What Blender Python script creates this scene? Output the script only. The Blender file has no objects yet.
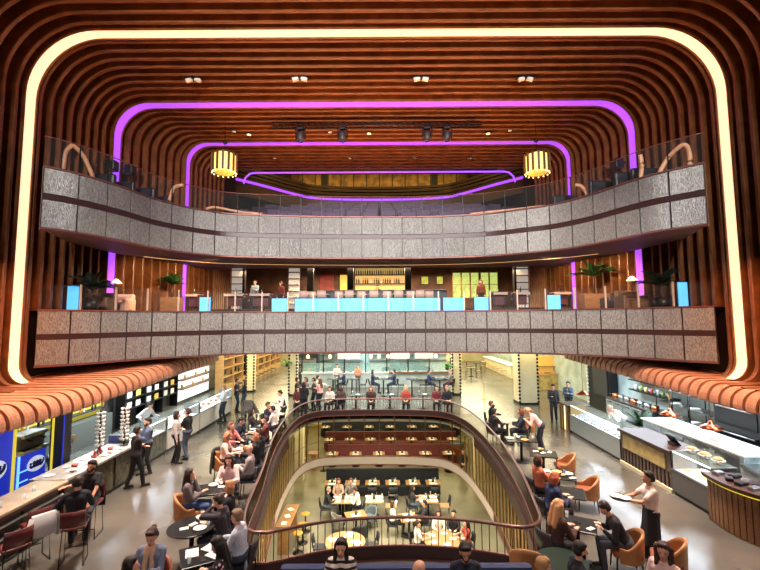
import bpy, bmesh, math, random
from mathutils import Vector, Matrix
RND = random.Random(11)
S = bpy.context.scene
COL = S.collection
PI = math.pi
V = Vector
# ------------------------------------------------------------------ camera (20 mm lens, on the first floor, facing +Y)
FPX, CAMH = 420.0, 4.8
PITCH = math.atan(35 / FPX)
ROLL = math.radians(0.32)
_F = V((0, math.cos(PITCH), math.sin(PITCH))); _U0 = V((0, -math.sin(PITCH), math.cos(PITCH))); _R0 = V((1, 0, 0))
_R = _R0 * math.cos(ROLL) - _U0 * math.sin(ROLL)
_U = _U0 * math.cos(ROLL) + _R0 * math.sin(ROLL)
CAM = V((0, 0, CAMH))
def ray(px, py): return _F + _R * ((px - 380) / FPX) + _U * ((285 - py) / FPX)
def G(px, py, z):
    d = ray(px, py); t = (z - CAMH) / d.z
    return CAM + d * t
def D(px, py, Y):
    d = ray(px, py)
    return CAM + d * (Y / d.y)
cd = bpy.data.cameras.new('camera'); cam = bpy.data.objects.new('camera', cd); COL.objects.link(cam)
cd.sensor_width = 36; cd.lens = 36 * FPX / 760; cd.clip_end = 200; cd.clip_start = .05
m = Matrix.Identity(4)
for i in range(3):
    m[i][0] = _R[i]; m[i][1] = _U[i]; m[i][2] = -_F[i]; m[i][3] = CAM[i]
cam.matrix_world = m
S.camera = cam
S.view_settings.view_transform = 'Standard'; S.view_settings.look = 'None'; S.view_settings.gamma = 1
S.view_settings.use_curve_mapping = False
S.view_settings.exposure = 0.0
S.cycles.use_denoising = True
S.cycles.max_bounces = 6; S.cycles.diffuse_bounces = 3; S.cycles.glossy_bounces = 3; S.cycles.transmission_bounces = 4; S.cycles.transparent_max_bounces = 10
S.cycles.sample_clamp_indirect = 6
# ------------------------------------------------------------------ materials
def lin(c):
    o = []
    for x in c[:3]:
        x /= 255.0
        o.append(x / 12.92 if x <= .04045 else ((x + .055) / 1.055) ** 2.4)
    return (*o, 1)
_MATS = {}
def M(name, c=(128, 128, 128), rough=.5, metal=0., emit=None, es=0., noise=None, bump=None, alpha=1., trans=0., coat=0., stretch=(1, 1, 1)):
    if name in _MATS: return _MATS[name]
    mt = bpy.data.materials.new(name); mt.use_nodes = True
    nt = mt.node_tree; b = nt.nodes['Principled BSDF']
    b.inputs['Base Color'].default_value = lin(c); b.inputs['Roughness'].default_value = rough; b.inputs['Metallic'].default_value = metal
    if emit is not None:
        b.inputs['Emission Color'].default_value = lin(emit); b.inputs['Emission Strength'].default_value = es
    if alpha < 1: b.inputs['Alpha'].default_value = alpha
    if trans: b.inputs['Transmission Weight'].default_value = trans
    if coat: b.inputs['Coat Weight'].default_value = coat
    if noise or bump:
        tc = nt.nodes.new('ShaderNodeTexCoord'); mp = nt.nodes.new('ShaderNodeMapping'); mp.inputs['Scale'].default_value = stretch
        nt.links.new(tc.outputs['Object'], mp.inputs['Vector'])
    if noise:
        sc, c2 = noise
        n = nt.nodes.new('ShaderNodeTexNoise'); n.inputs['Scale'].default_value = sc; n.inputs['Detail'].default_value = 5
        nt.links.new(mp.outputs['Vector'], n.inputs['Vector'])
        rp = nt.nodes.new('ShaderNodeValToRGB'); rp.color_ramp.elements[0].color = lin(c); rp.color_ramp.elements[1].color = lin(c2)
        rp.color_ramp.elements[0].position = .35; rp.color_ramp.elements[1].position = .65
        nt.links.new(n.outputs['Fac'], rp.inputs['Fac']); nt.links.new(rp.outputs['Color'], b.inputs['Base Color'])
    if bump:
        bs, bst = bump
        n2 = nt.nodes.new('ShaderNodeTexNoise'); n2.inputs['Scale'].default_value = bs
        nt.links.new(mp.outputs['Vector'], n2.inputs['Vector'])
        bp = nt.nodes.new('ShaderNodeBump'); bp.inputs['Strength'].default_value = bst; bp.inputs['Distance'].default_value = .02
        nt.links.new(n2.outputs['Fac'], bp.inputs['Height']); nt.links.new(bp.outputs['Normal'], b.inputs['Normal'])
    _MATS[name] = mt
    return mt
def col(c, rough=.7, **k):      # plain colour by value
    return M('paint_%d_%d_%d_%d' % (c[0], c[1], c[2], int(rough * 100)), c, rough, **k)
# ------------------------------------------------------------------ mesh builder
class MB:
    def __init__(s): s.v = []; s.f = []; s.sm = []
    def _add(s, vs, fs, smooth=False):
        o = len(s.v); s.v += [tuple(x) for x in vs]
        for f in fs: s.f.append([i + o for i in f]); s.sm.append(smooth)
        return s
    def box(s, c, d, rz=0., rx=0., ry=0., ch=0.):
        hx, hy, hz = d[0] / 2, d[1] / 2, d[2] / 2
        m = Matrix.Translation(V(c)) @ Matrix.Rotation(rz, 4, 'Z') @ Matrix.Rotation(ry, 4, 'Y') @ Matrix.Rotation(rx, 4, 'X')
        if ch > 0:
            ch = min(ch, hx * .9, hy * .9, hz * .9)
            bm = bmesh.new(); bmesh.ops.create_cube(bm, size=1)
            for v in bm.verts: v.co = V((v.co.x * d[0], v.co.y * d[1], v.co.z * d[2]))
            bmesh.ops.bevel(bm, geom=list(bm.edges), offset=ch, segments=2, affect='EDGES', profile=.5)
            bm.verts.index_update()
            vs = [m @ v.co for v in bm.verts]; fs = [[v.index for v in f.verts] for f in bm.faces]; bm.free()
            return s._add(vs, fs)
        p = [m @ V((x * hx, y * hy, z * hz)) for z in (-1, 1) for y in (-1, 1) for x in (-1, 1)]
        return s._add(p, [(0, 2, 3, 1), (4, 5, 7, 6), (0, 1, 5, 4), (2, 6, 7, 3), (0, 4, 6, 2), (1, 3, 7, 5)])
    def tube(s, p0, p1, r0, r1=None, n=8):
        r1 = r0 if r1 is None else r1
        p0 = V(p0); p1 = V(p1); d = (p1 - p0)
        if d.length < 1e-6: return s
        d.normalize(); a = d.orthogonal().normalized(); b = d.cross(a)
        vs = []
        for p, r in ((p0, r0), (p1, r1)):
            for i in range(n):
                t = 2 * PI * i / n; vs.append(p + a * (math.cos(t) * r) + b * (math.sin(t) * r))
        fs = [(i, (i + 1) % n, n + (i + 1) % n, n + i) for i in range(n)]
        s._add(vs, fs, True); o = len(s.v) - 2 * n
        s.f.append([o + i for i in range(n)][::-1]); s.sm.append(False)
        s.f.append([o + n + i for i in range(n)]); s.sm.append(False)
        return s
    def path(s, pts, r, n=6, closed=False):
        pts = [V(p) for p in pts]; N = len(pts); vs = []
        up = None
        for i, p in enumerate(pts):
            if closed: d = pts[(i + 1) % N] - pts[i - 1]
            else: d = pts[min(i + 1, N - 1)] - pts[max(i - 1, 0)]
            d.normalize()
            a = d.cross(V((0, 0, 1)))
            if a.length < .05: a = d.cross(V((0, 1, 0))) if up is None else up
            a.normalize(); up = a; b = d.cross(a).normalized()
            rr = r[i] if isinstance(r, (list, tuple)) else r
            for k in range(n):
                t = 2 * PI * k / n; vs.append(p + a * (math.cos(t) * rr) + b * (math.sin(t) * rr))
        fs = []
        for i in range(N if closed else N - 1):
            j = (i + 1) % N
            for k in range(n): fs.append((i * n + k, i * n + (k + 1) % n, j * n + (k + 1) % n, j * n + k))
        s._add(vs, fs, True)
        if not closed:
            o = len(s.v) - N * n
            s.f.append([o + k for k in range(n)][::-1]); s.sm.append(False)
            s.f.append([o + (N - 1) * n + k for k in range(n)]); s.sm.append(False)
        return s
    def lathe(s, prof, c=(0, 0, 0), n=16):
        c = V(c); vs = []; 
        for r, z in prof:
            for i in range(n):
                t = 2 * PI * i / n; vs.append(c + V((r * math.cos(t), r * math.sin(t), z)))
        fs = []
        for j in range(len(prof) - 1):
            for i in range(n): fs.append((j * n + i, j * n + (i + 1) % n, (j + 1) * n + (i + 1) % n, (j + 1) * n + i))
        s._add(vs, fs, True); o = len(s.v) - len(vs)
        if prof[0][0] > 1e-4: s.f.append([o + i for i in range(n)][::-1]); s.sm.append(False)
        if prof[-1][0] > 1e-4: s.f.append([o + (len(prof) - 1) * n + i for i in range(n)]); s.sm.append(False)
        return s
    def ball(s, c, r, n=10, m=7):
        c = V(c); r = V((r, r, r)) if not hasattr(r, '__len__') else V(r)
        vs = [c + V((0, 0, -r.z))]
        for j in range(1, m):
            ph = -PI / 2 + PI * j / m
            for i in range(n):
                t = 2 * PI * i / n; vs.append(c + V((r.x * math.cos(ph) * math.cos(t), r.y * math.cos(ph) * math.sin(t), r.z * math.sin(ph))))
        vs.append(c + V((0, 0, r.z))); L = len(vs) - 1
        fs = [(0, 1 + (i + 1) % n, 1 + i) for i in range(n)]
        for j in range(m - 2):
            for i in range(n):
                a = 1 + j * n; fs.append((a + i, a + (i + 1) % n, a + n + (i + 1) % n, a + n + i))
        a = 1 + (m - 2) * n
        fs += [(a + i, a + (i + 1) % n, L) for i in range(n)]
        return s._add(vs, fs, True)
    def prism(s, poly, z0, z1):
        n = len(poly)
        vs = [(x, y, z0) for x, y in poly] + [(x, y, z1) for x, y in poly]
        fs = [(i, (i + 1) % n, n + (i + 1) % n, n + i) for i in range(n)] + [list(range(n))[::-1], [n + i for i in range(n)]]
        return s._add(vs, fs)
    def strip(s, sec):        # loft through a list of equal-length closed sections
        n = len(sec[0]); vs = [p for q in sec for p in q]; fs = []
        for j in range(len(sec) - 1):
            for i in range(n): fs.append((j * n + i, j * n + (i + 1) % n, (j + 1) * n + (i + 1) % n, (j + 1) * n + i))
        fs.append(list(range(n))[::-1]); fs.append([(len(sec) - 1) * n + i for i in range(n)])
        return s._add(vs, fs)
    def sheet(s, rows, th=None):   # open grid of points
        n = len(rows[0]); vs = [p for q in rows for p in q]; fs = []
        for j in range(len(rows) - 1):
            for i in range(n - 1): fs.append((j * n + i, j * n + i + 1, (j + 1) * n + i + 1, (j + 1) * n + i))
        return s._add(vs, fs, True)
    def mesh(s, name, mat):
        me = bpy.data.meshes.new(name); me.from_pydata(s.v, [], s.f)
        me.polygons.foreach_set('use_smooth', s.sm)
        bm = bmesh.new(); bm.from_mesh(me); bmesh.ops.recalc_face_normals(bm, faces=bm.faces); bm.to_mesh(me); bm.free()
        if mat is not None: me.materials.append(mat)
        return me
    def build(s, name, mat, parent=None, loc=None, rz=0.):
        o = bpy.data.objects.new(name, s.mesh(name, mat)); COL.objects.link(o)
        if parent is not None: o.parent = parent
        if loc is not None: o.location = loc
        o.rotation_euler.z = rz
        return o
def tag(o, label, cat, group=None):
    o['label'] = label; o['category'] = cat
    if group: o['group'] = group
    return o
def struct(o, label=None, cat=None):
    o['kind'] = 'structure'
    if label: o['label'] = label
    if cat: o['category'] = cat
    return o
def thing(name, label, cat, loc=(0, 0, 0), rz=0., group=None):
    o = bpy.data.objects.new(name, None); o.empty_display_size = .1; COL.objects.link(o); o.location = loc; o.rotation_euler.z = rz
    return tag(o, label, cat, group)
def dup(o, loc, rz=0., label=None, group=None, scale=None):
    r = o.copy(); COL.objects.link(r); r.location = loc; r.rotation_euler.z = rz
    if scale: r.scale = (scale,) * 3
    if label: r['label'] = label
    if group: r['group'] = group
    for ch in KIDS(o):
        c = ch.copy(); COL.objects.link(c); c.parent = r
        for g in KIDS(ch):
            d = g.copy(); COL.objects.link(d); d.parent = c
    return r
def KIDS(o): return [c for c in o.children]
ORD = ['leftmost', 'second from the left', 'third from the left', 'fourth from the left', 'fifth from the left', 'sixth from the left', 'seventh from the left', 'eighth from the left', 'ninth from the left', 'tenth from the left', 'eleventh from the left', 'twelfth from the left', 'thirteenth from the left', 'fourteenth from the left', 'fifteenth from the left', 'sixteenth from the left', 'seventeenth from the left', 'eighteenth from the left', 'nineteenth from the left', 'twentieth from the left']
def area(name, loc, size, power, c=(255, 255, 255), rot=(0, 0, 0), sy=None, spread=180):
    l = bpy.data.lights.new(name, 'AREA'); l.energy = power; l.color = lin(c)[:3]; l.shape = 'RECTANGLE' if sy else 'SQUARE'; l.size = size
    if sy: l.size_y = sy
    l.spread = math.radians(spread)
    o = bpy.data.objects.new(name, l); COL.objects.link(o); o.location = loc; o.rotation_euler = rot
    return o
def spot(name, loc, to, power, c=(255, 255, 255), ang=60, blend=.5, rad=.1):
    l = bpy.data.lights.new(name, 'SPOT'); l.energy = power; l.color = lin(c)[:3]; l.spot_size = math.radians(ang); l.spot_blend = blend; l.shadow_soft_size = rad
    o = bpy.data.objects.new(name, l); COL.objects.link(o); o.location = loc
    o.rotation_euler = (V(to) - V(loc)).to_track_quat('-Z', 'Y').to_euler()
    return o
def catmull(pts, n=8, closed=False):
    pts = [V(p) for p in pts]; N = len(pts); out = []
    for i in range(N if closed else N - 1):
        if closed: p0, p1, p2, p3 = pts[i - 1], pts[i], pts[(i + 1) % N], pts[(i + 2) % N]
        else: p0, p1, p2, p3 = pts[max(i - 1, 0)], pts[i], pts[i + 1], pts[min(i + 2, N - 1)]
        for k in range(n):
            t = k / n
            out.append(.5 * ((2 * p1) + (p2 - p0) * t + (2 * p0 - 5 * p1 + 4 * p2 - p3) * t * t + (3 * p1 - p0 - 3 * p2 + p3) * t ** 3))
    if not closed: out.append(pts[-1])
    return out
def resample(pts, n, closed=False):
    P = list(pts) + ([pts[0]] if closed else [])
    L = [0.]
    for a, b in zip(P, P[1:]): L.append(L[-1] + (b - a).length)
    out = []; j = 0; m = n if closed else n - 1
    for k in range(n):
        s = L[-1] * k / m
        while j < len(P) - 2 and L[j + 1] < s: j += 1
        t = (s - L[j]) / max(1e-9, L[j + 1] - L[j]); out.append(P[j].lerp(P[j + 1], min(1, max(0, t))))
    return out
# ================================================================== materials
def wood(name, c1, c2, rough=.5, sc=(1.2, 14, 14)):
    mt = M(name, c1, rough, noise=(2.2, c2), stretch=sc); return mt
W_RIB = wood('rib_timber', (132, 80, 44), (98, 56, 28), .4, (1, 9, 1))
W_CAN = wood('canopy_timber', (190, 132, 100), (160, 104, 76), .5, (2.5, 10, 2.5))
W_DARK = wood('dark_timber', (70, 42, 28), (46, 27, 18), .45)
W_MID = wood('mid_timber', (132, 92, 58), (104, 70, 42), .45)
W_PALE = wood('pale_timber', (196, 160, 112), (172, 134, 90), .5)
SHELL = M('dark_shell', (40, 24, 17), .8, noise=(3, (30, 18, 13)))
CONC = M('polished_concrete', (102, 99, 92), .2, noise=(.55, (82, 79, 73)), bump=(60, .03))
def rough_vary(mt, sc, a, b, st):
    nt = mt.node_tree; bs = nt.nodes['Principled BSDF']; tc = nt.nodes.new('ShaderNodeTexCoord'); mp = nt.nodes.new('ShaderNodeMapping'); mp.inputs['Scale'].default_value = st
    n = nt.nodes.new('ShaderNodeTexNoise'); n.inputs['Scale'].default_value = sc; n.inputs['Detail'].default_value = 1.5
    r = nt.nodes.new('ShaderNodeMapRange'); r.inputs['From Min'].default_value = .25; r.inputs['From Max'].default_value = .75; r.inputs['To Min'].default_value = a; r.inputs['To Max'].default_value = b
    nt.links.new(tc.outputs['Object'], mp.inputs['Vector']); nt.links.new(mp.outputs['Vector'], n.inputs['Vector']); nt.links.new(n.outputs['Fac'], r.inputs['Value']); nt.links.new(r.outputs['Result'], bs.inputs['Roughness'])
rough_vary(CONC, .8, .17, .29, (1, 1, 1))
CONC_B = M('basement_concrete', (140, 138, 118), .24, noise=(.6, (116, 112, 96)), bump=(60, .03))
BLACK = M('black_metal', (18, 18, 20), .4, .3)
DGREY = M('dark_grey', (48, 47, 48), .5)
STEEL = M('brushed_steel', (176, 176, 174), .3, 1., noise=(30, (150, 150, 150)))
BRONZE = M('bronze_metal', (122, 94, 64), .35, .9, noise=(12, (100, 74, 50)))
GOLD = M('brass_metal', (186, 150, 90), .35, .85)
COPPER = M('copper_metal', (190, 104, 70), .28, 1.)
PINKT = M('red_bronze_trim', (128, 80, 74), .45, .4)
UPST = M('plum_upstand', (62, 38, 38), .4, .1)
WHITE = M('white_paint', (226, 224, 216), .5)
CREAM = M('cream_plaster', (222, 212, 176), .7, noise=(1.5, (210, 198, 160)))
SOFFIT = M('soffit_paint', (112, 92, 92), .7, noise=(2, (104, 84, 84)))
LED_O = M('amber_led', (255, 200, 140), .6, emit=(255, 206, 164), es=1.5)
LED_P = M('violet_led', (165, 84, 255), .6, emit=(166, 76, 255), es=1.2)
LED_W = M('warm_led', (255, 225, 170), .6, emit=(255, 214, 150), es=2.5)
LED_C = M('cool_led', (235, 250, 255), .6, emit=(226, 246, 255), es=2.2)
BLUE_S = M('blue_screen', (90, 190, 245), .4, emit=(84, 190, 255), es=.95, noise=(3, (110, 200, 245)))
GLASS = M('clear_glass', (200, 210, 214), .05, alpha=.025)
GLASS2 = M('display_glass', (200, 235, 230), .05, alpha=.08)
# sparkling mesh panel
def sparkle():
    mt = bpy.data.materials.new('silver_mesh_panel'); mt.use_nodes = True; nt = mt.node_tree; b = nt.nodes['Principled BSDF']
    tc = nt.nodes.new('ShaderNodeTexCoord'); mp = nt.nodes.new('ShaderNodeMapping'); mp.inputs['Scale'].default_value = (58, 58, 15)
    nt.links.new(tc.outputs['Object'], mp.inputs['Vector'])
    vo = nt.nodes.new('ShaderNodeTexVoronoi'); vo.inputs['Scale'].default_value = 1.
    nt.links.new(mp.outputs['Vector'], vo.inputs['Vector'])
    rp = nt.nodes.new('ShaderNodeValToRGB'); rp.color_ramp.elements[0].color = lin((104, 102, 100)); rp.color_ramp.elements[1].color = lin((172, 170, 166))
    nt.links.new(vo.outputs['Color'], rp.inputs['Fac']); nt.links.new(rp.outputs['Color'], b.inputs['Base Color'])
    b.inputs['Roughness'].default_value = .42; b.inputs['Metallic'].default_value = .35
    nm = nt.nodes.new('ShaderNodeBump'); nm.inputs['Strength'].default_value = .5; nm.inputs['Distance'].default_value = .03
    nt.links.new(vo.outputs['Distance'], nm.inputs['Height']); nt.links.new(nm.outputs['Normal'], b.inputs['Normal'])
    return mt
PANEL = sparkle()
# ================================================================== arches (ribs that are ceiling and wall in one)
KEY = [(5, -10.95, 10.78, 13.92, 2.05), (12.7, -10.95, 10.78, 13.92, 2.05), (16.9, -10.88, 10.5, 13.8, 1.35), (20.6, -9.65, 9.55, 13.72, 1.0), (24.2, -9.1, 9.1, 13.66, .9), (30, -8.8, 8.8, 13.6, .9)]
def arch(Y):
    for a, b in zip(KEY, KEY[1:]):
        if Y <= b[0]:
            t = (Y - a[0]) / (b[0] - a[0]); return [a[i] + (b[i] - a[i]) * t for i in range(1, 5)]
    return list(KEY[-1][1:])
def arch_path(Y, zb, foot=False, fl=1.2):
    xl, xr, zt, r = arch(Y); P = []
    def half(x, s):      # bottom to top on one side; s = +1 when the hall lies towards +x
        q = []
        if foot:
            fr = .55
            q.append((x + s * fl, zb)); 
            for k in range(7):
                a = PI / 2 * k / 6; q.append((x + s * (fr - fr * math.sin(a)), zb + fr - fr * math.cos(a)))
        else: q.append((x, zb))
        q.append((x, zb + 3))
        for k in range(13):
            a = PI / 2 * k / 12; q.append((x + s * (r - r * math.cos(a)), zt - r + r * math.sin(a)))
        return q
    L = half(xl, 1); Rr = half(xr, -1)[::-1]
    return L + Rr
def rib_mb(Y, zb, foot, wy=.13, dep=.36, mb=None, off=0.):
    mb = mb or MB(); P = arch_path(Y, zb, foot); n = len(P); secs = []
    for i, (x, z) in enumerate(P):
        a = P[max(i - 1, 0)]; b = P[min(i + 1, n - 1)]
        tx, tz = b[0] - a[0], b[1] - a[1]; l = math.hypot(tx, tz); nx, nz = -tz / l, tx / l     # outward normal (left side: -x ; top: +z)
        c = .02
        def pt(o, y): return (x + nx * o, Y + y, z + nz * o)
        h = wy / 2; o0 = off; o1 = off + dep
        secs.append([pt(o0, -h + c), pt(o0, h - c), pt(o0 + c, h), pt(o1, h), pt(o1, -h), pt(o0 + c, -h)])
    return mb.strip(secs)
ntrim = 0
Y = 9.55
while Y < 24.3:
    if not (12.42 < Y < 12.95 or 16.52 < Y < 17.28 or 20.28 < Y < 20.96):
        ntrim += 1
        front = Y < 13.4
        o = rib_mb(Y, 2.98 if front else 5.16, front).build('trim_%d' % ntrim, W_RIB); struct(o)
    Y += .44
def led_arch(name, label, Y, wy, mat, zb, foot):
    t = thing(name, label, 'light strip', (0, Y, 0))
    P = rib_mb(0, zb, foot)      # placeholder geometry rebuilt below
    def mk(wyy, dep, off, y0):
        mb = MB(); Pq = arch_path(Y, zb, foot, .58); n = len(Pq); secs = []
        for i, (x, z) in enumerate(Pq):
            a = Pq[max(i - 1, 0)]; b = Pq[min(i + 1, n - 1)]; tx, tz = b[0] - a[0], b[1] - a[1]; l = math.hypot(tx, tz); nx, nz = -tz / l, tx / l
            secs.append([(x + nx * o, y0 + y, z + nz * o) for o, y in ((off, -wyy / 2), (off, wyy / 2), (off + dep, wyy / 2), (off + dep, -wyy / 2))])
        return mb.strip(secs)
    mk(wy, .05, .02, 0).build('diffuser', mat, t)
    h = mk(wy + .04, .3, .08, 0).build('channel', W_RIB, t)
    for s in (-1, 1): mk(.05, .34, -.02, s * (wy / 2 + .03)).build('cheek', W_RIB, t)
    return t
led_arch('light_strip', 'amber glowing light strip arching around the whole timber proscenium', 12.68, .40, LED_O, 2.98, True)
led_arch('light_strip', 'violet light strip arching across the ceiling, the larger and nearer purple arch', 16.9, .48, LED_P, 5.16, False)
led_arch('light_strip', 'violet light strip arch behind the lighting truss, the smaller purple arch', 20.62, .44, LED_P, 5.16, False)
# dark shell behind the ribs
def shell_wall(name, side):
    mb = MB(); rows = []
    for Y in [-5, 5, 12.7, 14, 15.5, 16.9, 18, 19, 20.6, 22, 24.3, 27, 32.4]:
        xl, xr, zt, r = arch(Y); x = xl - .38 if side < 0 else xr + .38
        rows.append([(x, Y, 2.9), (x, Y, 8), (x, Y, 17.2)])
    return struct(mb.sheet(rows).build(name, SHELL))
shell_wall('wall_left', -1); shell_wall('wall_right', 1)
mb = MB(); rows = []
for Y in [-5, 12.7, 16.9, 20.6, 24.5]: rows.append([(-12, Y, arch(Y)[2] + .38), (0, Y, arch(Y)[2] + .38), (12, Y, arch(Y)[2] + .38)])
struct(mb.sheet(rows).build('ceiling', SHELL))
struct(MB().box((0, 24.6, 15.6), (24, .2, 3.2)).build('trim_90', SHELL))
struct(MB().box((0, 28.6, 17.3), (24, 8.4, .2)).build('ceiling_recess', SHELL))
struct(MB().box((0, -5.2, 7), (26, .3, 22)).build('wall_front', SHELL))
# ================================================================== balconies
UP_PX = [(40, 227), (66, 230.3), (92, 234.5), (126, 241), (151, 246.6), (179, 251), (202, 253.7), (228, 255.8), (280, 257), (330, 257.5), (380, 257.6), (430, 257.2), (486, 255.4), (528, 252), (552, 249.8), (577, 246.2), (600, 242), (625, 236.8), (655, 231), (690, 226), (708, 223.5)]
LO_PX = [(33.7, 366.2), (60, 364.8), (90.5, 362.8), (120, 360.4), (147, 358.4), (175, 356.8), (200, 355.5), (246, 353.4), (300, 352.4), (380, 351.8), (460, 351.8), (516, 352.6), (555, 353.6), (586, 354.8), (615, 356.2), (640, 357.6), (680, 360.2), (718.6, 362.3)]
UPC = resample(catmull([G(x, y, 7.57) for x, y in UP_PX], 6), 121)
LOC = resample(catmull([G(x, y, 3.42) for x, y in LO_PX], 6), 121)
def clampx(c):
    for p in c:
        xl, xr, zt, r = arch(p.y); p.x = max(xl + .02, min(xr - .02, p.x))
    return c
clampx(UPC); clampx(LOC)
def offs(c, d):       # offset towards the back of the house
    o = []
    for i, p in enumerate(c):
        t = (c[min(i + 1, len(c) - 1)] - c[max(i - 1, 0)]); t.z = 0; t.normalize()
        o.append(p + V((-t.y, t.x, 0)) * d)
    return o
def ribbon(c, z0, z1, d0, d1):
    a, b = offs(c, d0), offs(c, d1)
    return MB().strip([[(p.x, p.y, z0), (q.x, q.y, z0), (q.x, q.y, z1), (p.x, p.y, z1)] for p, q in zip(a, b)])
def balcony(name, label, C, zs, npan):
    t = thing(name, label, 'balcony front', (0, 0, 0)); t['kind'] = 'structure'
    z0, z1, z2, z3 = zs
    ribbon(C, z0 - .02, z3 + .02, .07, .16).build('backing', UPST, t)
    ribbon(C, z1, z2, .02, .10).build('middle_band', UPST, t)
    ribbon(C, z3, z3 + .05, -.03, .2).build('top_cap', PINKT, t)
    ribbon(C, z0 - .05, z0, -.03, .2).build('bottom_trim', PINKT, t)
    P = resample(C, npan * 6 + 1)
    for k in range(npan):
        seg = P[k * 6:k * 6 + 7]
        a = seg[0].lerp(seg[1], .16); b = seg[-1].lerp(seg[-2], .16)
        seg = [a] + seg[1:-1] + [b]
        for za, zb in ((z0 + .015, z1 - .015), (z2 + .015, z3 - .015)):
            ribbon(seg, za, zb, 0, .05).build('panel', PANEL, t)
    return t
balcony('balcony_front', 'upper curved balcony front of silver mesh panels', UPC, (7.57, 8.42, 8.60, 9.38), 29)
balcony('balcony_front', 'lower curved balcony front of silver mesh panels', LOC, (3.42, 4.24, 4.40, 5.15), 29)
def slab(name, C, z0, z1, Yb, mat, wide=False):
    pts = [(p.x, p.y) for p in offs(C, .18)]
    Ys = [14.5, 16.9, 18, 20.6, 24.3, Yb]
    xl0, xr0 = pts[0][0], pts[-1][0]
    right = [((12.5 if wide else arch(y)[1] - .01), y) for y in Ys if y > pts[-1][1] + .05]
    left = [((-12.5 if wide else arch(y)[0] + .01), y) for y in Ys[::-1] if y > pts[0][1] + .05]
    if wide: right = [(11.0, 14.45)] + right; left = left + [(-11.0, 14.45)]
    o = MB().prism(pts + right + left, z0, z1).build(name, mat); return struct(o)
slab('ceiling_upper_soffit', UPC, 7.58, 7.9, 22.3, SOFFIT)
slab('floor_upper', UPC, 8.9, 9.3, 31.9, W_DARK)
slab('ceiling_hall', LOC, 3.44, 3.7, 50, WHITE, True)
slab('floor_balcony', LOC, 4.85, 5.12, 30, W_DARK)
struct(MB().box((0, 24.4, 5.24), (18.6, 8.3, .26)).build('floor_lounge', W_DARK))
struct(MB().box((0, 26.3, 8.35), (19.5, 8, .12)).build('ceiling_lounge', M('lounge_ceiling', (50, 40, 38), .8)))
# soffit light line
o = ribbon(offs(UPC[22:-22], 2.6), 7.565, 7.578, 0, .05).build('light_strip', M('soffit_led', (240, 190, 130), .5, emit=(244, 190, 130), es=.9)); tag(o, 'thin warm light line set into the soffit under the upper balcony', 'light strip')
# ================================================================== canopies over the stalls
def canopy(side, xe, Y0, Y1, label):
    t = thing('canopy', label, 'canopy', (0, 0, 0))
    Y = Y0; n = 0; zz0 = lambda y: 2.95 + max(0, y - 11.5) * .042
    while Y < Y1:
        z = zz0(Y)
        xw = (arch(Y)[0] if side < 0 else arch(Y)[1]) + (-.35 if side < 0 else .35)
        if Y > 13.4: xw = 12.05 * side
        s = -side; r = .42
        e = xe(Y)
        P = [(xw, z), (xw * .5 + e * .5, z)]
        for k in range(9):
            a = PI / 2 * 1.08 * k / 8; P.append((e - s * r + s * r * math.sin(a), z - r + r * math.cos(a)))
        P.append((e - s * .03, z - r - .10))
        secs = []
        for i, (x, zz) in enumerate(P):
            a = P[max(i - 1, 0)]; b = P[min(i + 1, len(P) - 1)]; tx, tz = b[0] - a[0], b[1] - a[1]; l = math.hypot(tx, tz); nx, nz = (-tz / l, tx / l)
            if nz < 0 or (abs(nz) < .01 and nx * s < 0): nx, nz = -nx, -nz
            if nx * s < -.01: nx, nz = -nx, -nz
            h = .145; th = .07
            secs.append([(x, Y - h, zz), (x, Y + h, zz), (x - nx * th, Y + h, zz - nz * th), (x - nx * th, Y - h, zz - nz * th)])
        MB().strip(secs).build('canopy_rib', W_CAN, t); Y += .385; n += 1
    # dark deck just under the ribs
    rows = []
    for Y in (Y0 - .2, 10, 11.5, 13.3, 13.5, 18, 21, 21.1):
        e = xe(Y); s = -side
        rows.append([(12.05 * side if Y > 13.4 else (arch(Y)[0] - .35 if side < 0 else arch(Y)[1] + .35), Y, zz0(Y) - .09), (e - s * .5, Y, zz0(Y) - .09), (e - s * .16, Y, zz0(Y) - .25), (e - s * .12, Y, zz0(Y) - .49)])
    MB().sheet(rows).build('deck', SHELL, t)
    return t
canopy(-1, lambda Y: -8.05, 6.4, 21.1, 'slatted timber canopy curling down over the stalls along the left of the hall')
canopy(1, lambda Y: 9.2, 7.6, 21.1, 'slatted timber canopy curling down over the counters along the right of the hall')
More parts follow.
